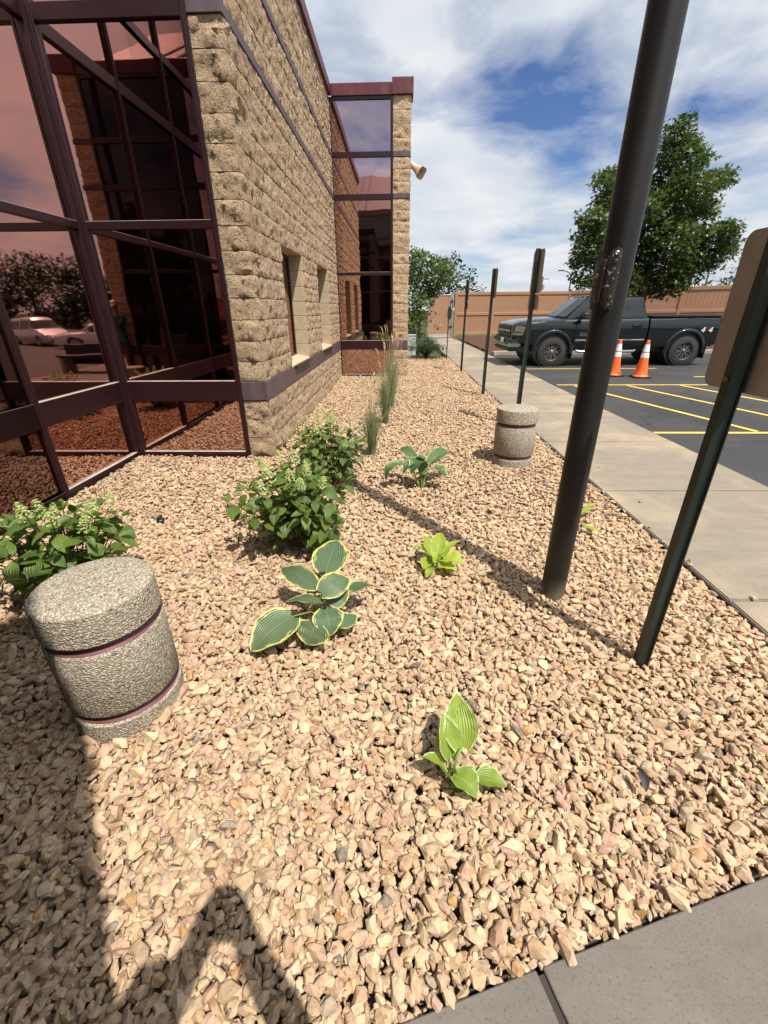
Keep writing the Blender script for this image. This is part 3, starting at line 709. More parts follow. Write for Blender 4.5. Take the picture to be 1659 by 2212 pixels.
def worn_mat():
    t = MT('worn_cover_plate'); c = t.coord(); n1 = t.noise(c, 30, 6, 0.7, 0.5); n2 = t.noise(c, 95, 5, 0.6)
    col = t.mix(t.ramp(n2, [(0.35,0.0),(0.7,0.8)]), (0.016,0.012,0.010), (0.050,0.038,0.030)); chip = t.ramp(n1, [(0.60,0.0),(0.615,1.0)])
    col = t.mix(chip, col, (0.50,0.48,0.46)); t.set(col, 0.5, 0, 0.5); t.bump(n1, 0.35, 0.004); return t.m
M_PLATE = worn_mat()
M_BRASS = simple('brass_lock', (0.45, 0.36, 0.24), 0.35, 0.9)
M_POST = paint_mat('green_channel_post', (0.010, 0.022, 0.016), 0.42, (0.07,0.08,0.07), 0.3)
M_SIGNBACK = simple('bare_sign_back', (0.40, 0.335, 0.275), 0.45, 0.45, var=0.12, nsc=5)
M_SIGNFRONT = simple('sign_face_white', (0.75, 0.76, 0.78), 0.4)
M_RUST = simple('rusty_bolt', (0.22, 0.09, 0.04), 0.8)
M_ORANGE = simple('cone_orange', (0.80, 0.125, 0.018), 0.5, var=0.12, nsc=12)
M_WHITEBAND = simple('reflective_white', (0.78, 0.78, 0.80), 0.35, var=0.06)
M_BLACKRUB = simple('black_rubber', (0.018, 0.017, 0.016), 0.75)
M_FENCE = simple('tan_vinyl', (0.35, 0.195, 0.110), 0.55, var=0.07, nsc=1.5)
M_GALV = simple('galvanised_steel', (0.45, 0.46, 0.48), 0.4, 0.7)
def carpaint(name, col, flake=0.25):
    t = MT(name); t.set(col, 0.32, flake, 0.08 if max(col) < .05 else 0.4, 1.0); t.b.inputs['Coat Roughness'].default_value = 0.04; return t.m
M_TRUCK = carpaint('dark_green_grey_paint', (0.0055, 0.0085, 0.0090), 0.1)
M_SILVER = carpaint('silver_paint', (0.50, 0.50, 0.52), 0.5); M_WHITEP = carpaint('white_paint', (0.72, 0.72, 0.72), 0.0); M_GREYP = carpaint('grey_paint', (0.30,0.31,0.33), 0.4)
M_CARGLASS = MT('car_glass').set((0.012, 0.015, 0.016), 0.03, 0, 0.6).m
M_CHROME = MT('chrome').set((0.55, 0.55, 0.55), 0.14, 1.0).m
M_ALLOY = simple('dark_alloy', (0.17, 0.165, 0.155), 0.35, 0.6)
M_BLACKPL = simple('black_plastic', (0.014, 0.014, 0.015), 0.55)
M_TYRE = simple('tyre_rubber', (0.028, 0.027, 0.026), 0.85, bump=0.3)
M_LAMP = MT('headlamp_lens').set((0.16, 0.14, 0.11), 0.12, 0.2, 0.6, 1.0).m
M_RED = MT('tail_lamp_red').set((0.35, 0.012, 0.015), 0.15, 0, 0.5, 1.0).m
M_TANHORN = simple('tan_speaker_plastic', (0.50, 0.38, 0.27), 0.55)
M_WOODPOLE = simple('weathered_pole_wood', (0.12, 0.095, 0.075), 0.9)

# ------------------------------------------------------------------ bollards
def bollard(loc, label):
    root = thing('bollard', label, 'bollard', loc, rng.uniform(0, 6), 'aggregate bollards standing in the gravel')
    r = 0.207
    G().lathe([(r, -0.06), (r, 0.066), (r-.006, 0.072), (r-.018, 0.074)], 56).build('base', M_AGG, root, smooth=40)
    G().lathe([(r-.030, 0.112), (r-.004, 0.113), (r, 0.119), (r, 0.398), (r-.004, 0.405), (r-.018, 0.407)], 56).build('body', M_AGG, root, smooth=40)
    G().lathe([(r-.030, 0.443), (r-.004, 0.444), (r, 0.450), (r-.001, 0.566), (r-.003, 0.573), (r-.009, 0.578), (r*.75, 0.586), (r*.4, 0.593), (0.004, 0.595)], 56).build('cap', M_AGG, root, smooth=22)
    for z0, z1 in ((0.070, 0.115), (0.402, 0.446)):
        G().lathe([(r-.010, z0), (r-.010, z0+.006), (r-.028, z0+.022), (r-.030, z1-.01), (r-.024, z1)], 56).build('groove', M_GROOVE, root, smooth=40)
    return root
bollard((-1.122, 1.305, 0), 'round exposed-aggregate bollard with two maroon grooves beside the mirror glass')
bollard((1.285, 4.42, 0), 'round exposed-aggregate bollard with two maroon grooves near the sidewalk edge')

# ------------------------------------------------------------------ light pole
root = thing('light_pole', 'tall round dark bronze light pole rising out of the frame', 'pole', (0.927, 2.055, 0))
G().lathe([(0.0655, -0.1), (0.065, 0.0), (0.0635, 3.0), (0.062, 6.2)], 48).build('shaft', M_POLE, root, smooth=60)
def curved_plate(a0, a1, z0, z1, r0, r1, rc, mat, name, parent, na=14, nz=16):
    """panel bent round the pole with rounded corners"""
    g = G(); R_ = []
    def ok(a, z):
        w, h = (a1-a0)*r1, z1-z0; x = (a-a0)*r1; y = z-z0
        x2 = min(x, w-x); y2 = min(y, h-y)
        return x2, y2
    poly = []
    w, h = (a1-a0)*r1, z1-z0
    for (cx_, cy_, s0) in ((rc, rc, 180), (w-rc, rc, 270), (w-rc, h-rc, 0), (rc, h-rc, 90)):
        for k in range(6): an = R(s0 + 90*k/5); poly.append((cx_ + rc*math.cos(an), cy_ + rc*math.sin(an)))
    # rows for bending
    P = lambda x, y, rr: ((rr)*math.cos(a0 + x/r1), rr*math.sin(a0 + x/r1), z0 + y)
    n = len(poly)
    c = [(w*(0.5 + (x/w-.5)*s), h*(0.5 + (y/h-.5)*s)) for s in (1.0, 0.96, 0.66, 0.33) for x, y in poly]
    for i, (x, y) in enumerate(c): g.v.append(P(x, y, r1 - (0.0012 if i < n else 0)))
    g.v += [P(x, y, r0) for x, y in poly]
    for q in range(3):
        for i in range(n): k = (i+1) % n; g.f.append((q*n+i, q*n+k, (q+1)*n+k, (q+1)*n+i))
    g.f.append(tuple(3*n + i for i in range(n)))
    for i in range(n): k = (i+1) % n; g.f.append((i, k, 4*n+k, 4*n+i))
    return g.build(name, mat, parent, smooth=30)
pl = curved_plate(R(148), R(258), 1.490, 1.712, 0.060, 0.0735, 0.020, M_PLATE, 'hand_hole_cover', root)
curved_plate(R(150), R(212), 1.515, 1.675, 0.064, 0.0785, 0.007, M_PLATE, 'latch_plate', pl)
def on_pole(an, z, r): return Vector((r*math.cos(R(an)), r*math.sin(R(an)), z))
g = G(); p = on_pole(192, 1.618, 0.077); d = on_pole(192, 0, 1); g.tube([p, p + d*0.006, p + d*0.008], [0.0085, 0.0085, 0.006], 14); g.build('lock', M_BRASS, pl, smooth=40)
for z in (1.505, 1.535, 1.60, 1.635, 1.665, 1.695):
    p = on_pole(242 + rng.uniform(-3, 3), z, 0.073); d = on_pole(242, 0, 1)
    G().tube([p, p + d*0.002, p + d*0.0005], [0.0075, 0.005, 0.003], 10).build('rivet', M_GALV if rng.random() < .3 else M_PLATE, pl)

# ------------------------------------------------------------------ sign posts
def channel(g, z0, z1, sc=1.0, ox=0.0):
    prof = [(-0.040, 0.0), (-0.026, 0.0), (-0.016, 0.030), (0.016, 0.030), (0.026, 0.0), (0.040, 0.0), (0.040, 0.005), (0.029, 0.005), (0.019, 0.0355), (-0.019, 0.0355), (-0.029, 0.005), (-0.040, 0.005)]
    return g.prism(prof, z0, z1, lambda a, b, h: (ox - b*sc + 0.02, a*sc, h))
def plate_me(w, h, rc=0.035):
    poly = []
    for (cx_, cy_, s0) in ((-w/2+rc, rc, 180), (w/2-rc, rc, 270), (w/2-rc, h-rc, 0), (-w/2+rc, h-rc, 90)):
        for k in range(6): an = R(s0 + 90*k/5); poly.append((cx_ + rc*math.cos(an), cy_ + rc*math.sin(an)))
    return poly
def sign_post(loc, label, top, plates, rotz=0.0, sleeve=0.9, bolts=8, grp='green channel sign posts along the sidewalk'):
    root = thing('sign_post', label, 'sign', loc, rotz, grp)
    g = channel(G(), -0.1, top); post = g.build('post', M_POST, root)
    if sleeve: channel(G(), -0.1, sleeve, 1.0, -0.008).build('anchor_sleeve', M_POST, root)
    for z, h, w in plates:
        g = G().prism(plate_me(w, h), 0.0275, 0.0300, lambda a, b, x: (x, a, z + b)); pl = g.build('sign_plate', M_SIGNBACK, root)
        g = G().prism(plate_me(w-.004, h-.004, .034), 0.0301, 0.0306, lambda a, b, x: (x, a, z + .002 + b)); g.build('sign_face', M_SIGNFRONT, pl)
        for zb in (z + 0.04, z + h - 0.04):
            g = G().tube([(-0.018, 0, zb), (-0.026, 0, zb)], 0.008, 8); g.build('bolt', M_RUST, pl)
    for k in range(bolts):
        zb = 0.25 + k*(top-0.45)/max(1, bolts-1); g = G().tube([(0.016, 0.034, zb), (0.006, 0.034, zb)], 0.006, 6); g.build('bolt', M_GALV, post)
    return root
sign_post((1.150, 1.525, 0), 'nearest green channel post carrying a blank brown sign back, cut off by the frame', 1.71, [(1.235, 0.487, 0.325)], R(2), 0, 11)
sign_post((1.745, 6.02, 0), 'sign post with two plates rising just behind the far bollard', 2.14, [(1.66, 0.47, 0.305), (1.475, 0.165, 0.305)], R(8), 0.75)
sign_post((1.740, 8.45, 0), 'single-plate sign post between the two posts that carry two plates', 2.11, [(1.655, 0.455, 0.305)], R(7), 1.05)
sign_post((1.800, 11.75, 0), 'two-plate sign post standing farthest down the sidewalk edge', 2.12, [(1.66, 0.455, 0.305), (1.48, 0.165, 0.305)], R(5), 1.05)
root = thing('marker_stake', 'thin dark stake with a small oval plate in front of the gate', 'stake', (1.775, 14.9, 0))
G().tube([(0, 0, -0.1), (0, 0, 1.45)], 0.016, 6).build('stake', M_BLACKPL, root)
G().prism([(0.07*math.cos(k*.5236), 0.21*math.sin(k*.5236)) for k in range(12)], -0.004, 0.004, lambda a, b, h: (a+.02, -0.02+h, 1.36+b)).build('plate', M_BLACKPL, root)

# ------------------------------------------------------------------ traffic cones
def cone(loc, rz, label, dent):
    root = thing('traffic_cone', label, 'cone', loc, rz, 'orange traffic cones in front of the truck')
    G().box(-0.185, 0.185, -0.185, 0.185, 0.0, 0.035).build('base', M_BLACKRUB, root, bevel=0.012, seg=2)
    R0 = lambda z: 0.140 + (0.034 - 0.140)*(z - 0.05)/0.77
    prof = [(0.172, 0.034), (0.168, 0.042), (0.150, 0.052), (0.139, 0.075)] + [(R0(z), z) for z in (0.2, 0.44, 0.60, 0.70, 0.78)] + [(0.034, 0.815), (0.030, 0.822), (0.020, 0.820)]
    G().lathe(prof, 28).build('cone_body', M_ORANGE, root, smooth=50)
    for z0, z1 in ((0.445, 0.545), (0.575, 0.725)):
        G().lathe([(R0(z0)+.0005, z0-.001), (R0(z0)+.003, z0), (R0(z1)+.003, z1), (R0(z1)+.0005, z1+.001)], 28).build('reflective_band', M_WHITEBAND, root, smooth=50)
    if dent:
        G().box(-0.03, 0.03, -0.162, -0.135, 0.03, 0.12, Matrix.Rotation(R(25), 4, 'Z')).build('torn_flap', M_ORANGE, root, bevel=0.006)
cone((5.36, 10.90, -0.012), R(8), 'orange traffic cone half hidden behind the light pole', True)
cone((5.86, 10.62, -0.012), R(-6), 'orange traffic cone standing in full view right of the light pole', False)

# ------------------------------------------------------------------ vehicles
def interp(tab, x):
    for (a, p), (b, q) in zip(tab[:-1], tab[1:]):
        if x <= b: return p + (q-p)*max(0, min(1, (x-a)/(b-a) if b > a else 0))
    return tab[-1][1]
def loft_body(x0, x1, wheels, zl, zt, hw, prof, crown, ar, az, nst=64):
    """lower body: closed cross sections along x, with wheel arches cut out of the sides"""
    xs = set(x0 + (x1-x0)*i/nst for i in range(nst+1))
    for wx in wheels:
        for k in range(17):
            q = wx - ar*math.cos(math.pi*k/16)
            if x0 < q < x1: xs.add(q)
    rings = []
    for x in sorted(xs):
        lo = interp(zl, x)
        for wx in wheels:
            if abs(x-wx) < ar: lo = max(lo, az + math.sqrt(ar*ar - (x-wx)**2))
        top = interp(zt, x); w = interp(hw, x); side = []
        for tt in (0, .12, .24, .36, .48, .60, .72, .82, .90, .96, 1.0):
            z = lo + (top-lo)*tt; k = interp(prof, z)
            if tt > .9: k *= 1 - 0.045*((tt-.9)/.1)**2
            side.append((w*k, z))
        cr = interp(crown, x); we, ze = side[-1]
        up = [(x, -a, z) for a, z in side] + [(x, -we*c, ze + cr*(1-c*c)) for c in (.9, .75, .5, .25)]
        ring = up + [(x, 0, ze + cr)] + [(p, -q, r_) for p, q, r_ in reversed(up)]
        rings.append(ring)
    return G().ring_loft(rings, True, True)
def wheel(parent, x, y, r, w, near=True, alloy=M_ALLOY, spokes=8, knob=True, rim_r=0.60):
    s = -1 if near else 1
    m = Matrix.Translation((x, y, r)) @ Matrix.Rotation(R(90 if near else -90), 4, 'X')   # local +z points outwards
    wh = link('wheel', None, parent) if False else None
    g = G(); rr = r*rim_r
    prof = [(rr, -w/2), (r*.82, -w/2), (r*.955, -w*.42), (r*.985, -w*.3), (r*.985, w*.3), (r*.955, w*.42), (r*.82, w/2), (rr*1.04, w/2), (rr, w*.44)]
    g.lathe(prof, 40, m=m, caps=False)
    if knob:
        for k in range(26):
            for row in (-1, 1):
                a = 2*math.pi*(k + .25*row)/26; mm = m @ Matrix.Rotation(a, 4, 'Z'); g.box(r*.95, r*1.0, -.035, .035, row*w*.25 - w*.2, row*w*.25 + w*.2, mm)
    t = g.build('wheel', M_TYRE, parent, smooth=35)
    g = G(); g.lathe([(rr*1.02, w*.47), (rr*.98, w*.50), (rr*.90, w*.44), (rr*.86, w*.10), (rr*.2, w*.05), (0.004, w*.05)], 36, m=m, caps=False); g.build('rim_barrel', M_BLACKPL if alloy is M_ALLOY else alloy, t, smooth=35)
    g = G()
    for k in range(spokes):
        for tw in ((-.16, .16) if alloy is M_ALLOY else (0,)):
            mm = m @ Matrix.Rotation(2*math.pi*k/spokes + tw, 4, 'Z'); g.box(rr*.40, rr*.93, -rr*.055, rr*.055, w*.28, w*.38, mm)
        mm = m @ Matrix.Rotation(2*math.pi*k/spokes, 4, 'Z'); g.box(rr*.14, rr*.48, -rr*.085, rr*.085, w*.28, w*.40, mm)
    g.lathe([(rr*.98, w*.44), (rr*.95, w*.47), (rr*.90, w*.45), (rr*.90, w*.40)], 36, m=m, caps=False); g.lathe([(rr*.2, w*.25), (rr*.19, w*.46), (rr*.12, w*.5), (.004, w*.5)], 18, m=m)
    g.build('rim', alloy, t, smooth=30)
    return t
def quad_panel(name, pts, mat, parent, off):
    """thin glass pane from four corner points, pushed out along off"""
    o = Vector(off); g = G(); P = [Vector(p) for p in pts]; g.v = [tuple(p + o) for p in P] + [tuple(p - o) for p in P]
    g.f = [(0,1,2,3), (7,6,5,4), (0,4,5,1), (1,5,6,2), (2,6,7,3), (3,7,4,0)]
    return g.build(name, mat, parent)
def truck():
    T = thing('pickup_truck', 'dark green lifted pickup truck parked across the lot before the tan fence', 'truck', (3.22, 13.74, -0.014), R(0.6))
    prof = [(0.40, .945), (0.58, .985), (0.705, 1.0), (0.725, .988), (0.90, 1.0), (1.05, .993), (1.18, .955), (1.30, .915)]
    hw = [(0.06, .86), (0.14, .92), (0.5, .975), (1.2, .99), (5.9, .985)]
    body = loft_body(0.10, 3.735, [1.21], [(0, .66), (0.55, .60), (0.9, .50), (3.8, .49)],
        [(0.10, 1.075), (0.15, 1.125), (0.32, 1.165), (0.8, 1.195), (1.5, 1.218), (1.75, 1.235), (3.8, 1.245)], hw, prof,
        [(0.1, .02), (0.5, .055), (1.5, .06), (3.8, .02)], 0.505, 0.41).build('cab_body', M_TRUCK, T, smooth=28)
    bed_ = loft_body(3.785, 5.72, [4.86], [(3.7, .50), (5.2, .52), (5.72, .55)], [(3.7, 1.245), (5.8, 1.255)], hw, prof, [(3.7, .0), (5.8, .0)], 0.505, 0.41).build('bed', M_TRUCK, T, smooth=28)
    # cab
    zb, zt = 1.235, 1.745
    lo = [(1.36, 0), (1.40, .40), (1.50, .70), (1.66, .905), (2.3, .915), (3.1, .915), (3.70, .90), (3.735, .80), (3.735, 0)]
    hi = [(2.03, 0), (2.05, .35), (2.09, .58), (2.17, .715), (2.6, .725), (3.1, .725), (3.56, .71), (3.62, .62), (3.63, 0)]
    full = lambda q: [(x, -y_) for x, y_ in q] + [(x, y_) for x, y_ in reversed(q[1:-1])]
    rings = []
    for t_, sh in ((0, 0), (.5, 0.018), (.90, .012), (1.0, 0)):
        ring = []
        for (a, b), (c, d) in zip(full(lo), full(hi)): ring.append((a+(c-a)*t_, (b+(d-b)*t_)*(1+sh), zb + (zt-zb)*t_))
        rings.append(ring)
    rings.append([(2.75 + (x-2.75)*.93, y_*.88, zt + .032) for x, y_ in full(hi)]); rings.append([(2.75 + (x-2.75)*.45, y_*.42, zt + .05) for x, y_ in full(hi)])
    G().ring_loft(rings).build('cab_roof', M_TRUCK, T, smooth=32)
    def sp(x, t_, s=-1):   # point on cab side at station x, height fraction t_
        yl = .915; yh = .725; return (x, s*((yl + (yh-yl)*t_)*(1 + .018*(1-abs(2*t_-1)))), zb + (zt-zb)*t_)
    for s in (-1, 1):
        off = (0, .006*s, .003)
        quad_panel('side_window', [sp(1.90, .06, s), sp(2.80, .06, s), sp(2.78, .86, s), sp(2.26, .86, s)], M_CARGLASS, T, off)
        quad_panel('side_window', [sp(2.92, .06, s), sp(3.60, .06, s), sp(3.52, .86, s), sp(2.90, .86, s)], M_CARGLASS, T, off)
    quad_panel('windscreen', [(1.545, -.74, 1.275), (1.415, -.35, 1.275), (1.985, -.33, 1.72), (2.085, -.62, 1.715)], M_CARGLASS, T, (-.008, -.004, .010))
    quad_panel('windscreen', [(1.415, -.35, 1.275), (1.415, .35, 1.275), (1.985, .33, 1.72), (1.985, -.33, 1.72)], M_CARGLASS, T, (-.014, 0, .014))
    quad_panel('windscreen', [(1.415, .35, 1.275), (1.545, .74, 1.275), (2.085, .62, 1.715), (1.985, .33, 1.72)], M_CARGLASS, T, (-.008, .004, .010))
    G().tube([(1.40, -.5, 1.30), (1.52, -.1, 1.37)], .008, 5).build('wiper', M_BLACKPL, T)
    for k in (-.3, 0, .3, -.55): G().box(2.06, 2.16, k-.03, k+.03, 1.775, 1.80).build('roof_marker', M_LAMP, T, bevel=.008)
    G().box(3.80, 5.72, -.93, .93, 1.252, 1.292).build('tonneau_cover', M_BLACKPL, T, bevel=.018, seg=2)
    # front
    G().box(0.085, 0.17, -.62, .62, .77, 1.065).build('grille', M_BLACKPL, T, bevel=.01)
    G().box(0.070, 0.11, -.62, .62, .90, .94).build('grille_bar', M_CHROME, T, bevel=.01)
    G().prism([(-.10, 0), (-.04, .0), (-.04, .035), (.04, .035), (.04, 0), (.10, 0), (.10, -.03), (.04, -.03), (.04, -.05), (-.04, -.05), (-.04, -.03), (-.10, -.03)], .05, .068, lambda a, b, x: (x, a, .925+b)).build('emblem', M_CHROME, T)
    for s in (-1, 1):
        g = G().prism([(0.10, .83), (0.36, .81), (0.46, 1.06), (0.13, 1.06)], .0, .30, lambda x, z, h: (x + h*(-.25 if x < .3 else -1.0) if False else x, s*(.955 - h), z))
        g.build('headlamp', M_LAMP, T, bevel=.015, seg=2)
        g = G().prism([(0.115, .83), (0.35, .815), (0.36, .84), (0.13, .855)], -.004, .28, lambda x, z, h: (x-.004, s*(.955 - h), z+.07)); g.build('headlamp_divider', M_BLACKPL, T)
    G().box(0.0, 0.30, -.93, .93, .58, .77).build('bumper', M_BLACKPL, T, bevel=.05, seg=3)
    G().box(-.015, 0.34, -.945, .945, .52, .635).build('bumper_chrome', M_CHROME, T, bevel=.035, seg=3)
    G().box(0.02, 0.5, -.88, .88, .40, .53).build('air_dam', M_BLACKPL, T, bevel=.04, seg=2)
    G().box(-.03, -.017, -.40, -.12, .62, .74).build('number_plate', M_WHITEBAND, T)
    # arches
    for wx in (1.21, 4.86):
        for s in (-1, 1):
            rings = []
            for k in range(-1, 26):
                a = math.pi*min(max(k, 0), 24)/24; dz = -.06 if k in (-1, 25) else 0
                c, sn = math.cos(a), math.sin(a); cx_ = -c
                rings.append([(wx + cx_*q, s*(.985 + d), .41 + sn*q + dz) for q, d in ((.472, -.02), (.472, .026), (.515, .032), (.552, .016), (.565, -.02))])
            G().ring_loft(rings).build('fender_flare', M_TRUCK, T, smooth=50)
        G().lathe([(.50, -.93), (.50, .93)], 28, m=Matrix.Translation((wx, 0, .43)) @ Matrix.Rotation(R(90), 4, 'X')).build('wheel_well', M_BLACKPL, T)
        for s in (-1, 1): wheel(T, wx, s*.875, .392, .28, s < 0)
    G().box(0.5, 5.6, -.80, .80, .40, .60).build('chassis', M_BLACKPL, T)
    for s in (-1, 1):
        G().tube([(1.86, s*1.0, .42), (1.92, s*1.03, .40), (3.42, s*1.03, .40), (3.48, s*1.0, .42)], .04, 10).build('side_step', M_CHROME, T, smooth=60)
        G().box(1.80, 3.70, s*.985-.012, s*.985+.012, .665, .705).build('side_moulding', M_CHROME, T, bevel=.008)
        G().box(1.79, 1.798, s*.975-.02, s*.975+.02, .52, 1.23).build('door_gap', M_BLACKPL, T); G().box(2.86, 2.866, s*.975-.02, s*.975+.02, .52, 1.23).build('door_gap', M_BLACKPL, T)
        hd = G().box(3.30, 3.58, s*.985-.008, s*.985+.008, 1.0, 1.09).build('handle_recess', M_BLACKPL, T, bevel=.02, seg=2); G().tube([(3.32, s*1.0, 1.055), (3.45, s*1.02, 1.058), (3.56, s*1.0, 1.055)], .017, 8).build('door_handle', M_TRUCK, hd, smooth=60)
        mi = G().box(1.80, 1.98, s*1.14-.14, s*1.14+.14, 1.22, 1.40).build('mirror', M_BLACKPL, T, bevel=.04, seg=3); G().tube([(1.88, s*.92, 1.22), (1.88, s*1.05, 1.28)], .03, 8).build('mirror_arm', M_BLACKPL, mi)
        G().box(5.68, 5.735, s*.90-.075, s*.90+.075, .90, 1.22).build('tail_lamp', M_RED, T, bevel=.012)
        G().box(1.76, 1.785, s*.86-.14, s*.86+.14, .20, .58).build('mud_flap', M_BLACKRUB, T); G().box(5.43, 5.45, s*.86-.14, s*.86+.14, .20, .58).build('mud_flap', M_BLACKRUB, T)
    G().box(5.60, 5.80, -.93, .93, .50, .66).build('rear_bumper', M_CHROME, T, bevel=.03, seg=2)
    hb = G().tube([(5.5, 0, .40), (5.95, 0, .40)], .04, 8).build('tow_hitch', M_BLACKPL, T); G().lathe([(.03, 0), (.05, .05), (.03, .10), (.004, .11)], 12, (5.92, 0, .42)).build('tow_ball', M_BLACKPL, hb, smooth=60)
    # 4x4 decal and door badge
    def glyph(polys, x0, z0, s, mat, name, par):
        g = G()
        for P in polys: g.prism(P, 0, .004, lambda a, b, h: (x0 + a*s + b*s*.25, -1.003 - h + .02*0, z0 + b*s))
        return g.build(name, mat, par)
    four = [[(.50, 0), (.66, 0), (.66, 1), (.50, 1)], [(0, .28), (.85, .28), (.85, .42), (0, .42)], [(0, .42), (.16, .42), (.60, 1), (.44, 1)]]
    glyph(four, 5.17, .87, .125, M_WHITEBAND, 'decal_four', bed_); glyph(four, 5.37, .87, .125, M_WHITEBAND, 'decal_four', bed_)
    glyph([[(0, .0), (.22, .0), (.8, 1), (.58, 1)], [(.58, 0), (.8, 0), (.22, 1), (0, 1)]], 5.295, .945, .065, M_RED, 'decal_cross', bed_)
    for a in range(7): glyph([[(0, 0), (.7, 0), (.7, .8), (0, .8)]], 1.90 + a*.052, .80, .05, M_CHROME, 'door_badge', body)
    for a in range(5): glyph([[(0, 0), (.8, 0), (.8, .5), (0, .5)]], 1.90 + a*.036, .86, .036, M_CHROME, 'door_badge', body)
    return T
truck()
def car(name, label, cat, loc, rz, paint, L, hgt, belt, hoodz, ws0, ws1, r0, r1, wheels, tail, group='cars parked behind the viewer'):
    T = thing(name, label, cat, loc, rz, group)
    prof = [(0.2, .94), (0.45, 1.0), (0.7, 1.0), (0.95, .96), (1.2, .9)]; hw = [(0, .70), (.12, .82), (.6, .91), (L-.6, .91), (L-.1, .84), (L, .76)]
    loft_body(0.02, L-.02, wheels, [(0, .28), (.5, .20), (L-.5, .20), (L, .32)], [(0, .62), (.15, .70), (ws0-.1, hoodz), (ws0+.3, belt), (tail, belt), (L, belt-.08)], hw, prof, [(0, .02), (L/2, .05), (L, .02)], .36, .32, 48).build('body', paint, T, smooth=30)
    lo = [(ws0, 0), (ws0+.08, .6), (ws0+.25, .86), (L*.5, .87), (tail-.15, .84), (tail, .6), (tail, 0)]; hi = [(ws1, 0), (ws1+.04, .45), (ws1+.12, .62), ((r0+ws1)/2+.2, .64), (r0-.1, .62), (r0, .42), (r0, 0)]
    full = lambda q: [(x, -y_) for x, y_ in q] + [(x, y_) for x, y_ in reversed(q[1:-1])]
    mk = lambda t_, k=1: [(a+(c-a)*t_, (b+(d-b)*t_)*k, belt-.03 + (hgt-belt)*t_) for (a, b), (c, d) in zip(full(lo), full(hi))]
    G().ring_loft([mk(0), mk(.5), mk(.95), [((ws1+r0)/2 + (x-(ws1+r0)/2)*.9, y_*.8, hgt) for x, y_ in full(hi)]]).build('roof', paint, T, smooth=30)
    G().ring_loft([[((ws0+tail)/2+(x-(ws0+tail)/2)*1.004, y_*1.012, z) for x, y_, z in mk(t_)] for t_ in (.12, .5, .80)], True, False).build('windows', M_CARGLASS, T, smooth=30)
    for k, xp in enumerate(np.linspace(ws1+.15, r0-.15, 3)):
        for s in (-1, 1): quad_panel('pillar', [(xp-.05+.0, s*.885, belt), (xp+.05, s*.885, belt), (xp+.04, s*.665, hgt-.04), (xp-.04, s*.665, hgt-.04)], paint, T, (0, .012*s, 0.004))
    for wx in wheels:
        for s in (-1, 1): wheel(T, wx, s*.80, .32, .21, s < 0, M_SILVER, 5, False, .66)
    for s in (-1, 1):
        G().box(.05, .30, s*.66-.14, s*.66+.14, .56, .70).build('headlamp', M_LAMP, T, bevel=.03, seg=2); G().box(L-.16, L-.02, s*.70-.1, s*.70+.1, .72, .92).build('tail_lamp', M_RED, T, bevel=.02)
        G().box(ws0+.35, ws0+.5, s*1.0-.08, s*1.0+.08, belt, belt+.13).build('mirror', paint, T, bevel=.03, seg=2)
    G().box(.0, .12, -.5, .5, .34, .52).build('grille', M_BLACKPL, T, bevel=.02); G().box(wheels[0], wheels[1], -.8, .8, .16, .3).build('floor_pan', M_BLACKPL, T)
    return T
car('minivan', 'pale silver minivan reflected in the mirror glass', 'van', (16.9, -21.9, -0.66), R(-28), M_SILVER, 5.1, 1.75, 1.02, .98, .95, 1.75, 4.75, 0, (1.0, 4.05), 4.98)
car('sedan', 'white sedan reflected in the mirror glass beside the corner mullion', 'car', (15.6, -19.4, -0.66), R(222), M_WHITEP, 4.65, 1.42, .93, .88, 1.25, 2.05, 3.5, 0, (.95, 3.65), 4.25)
car('hatchback', 'white car at the left edge of the mirror glass reflection', 'car', (21.3, -20.2, -0.66), R(30), M_WHITEP, 4.3, 1.5, .95, .9, 1.1, 1.8, 3.6, 0, (.9, 3.45), 4.1)
car('estate_car', 'grey car parked behind the reflected sedan', 'car', (14.5, -30.0, -0.66), R(200), M_GREYP, 4.6, 1.6, 1.0, .95, 1.15, 1.9, 4.1, 0, (.95, 3.6), 4.45)

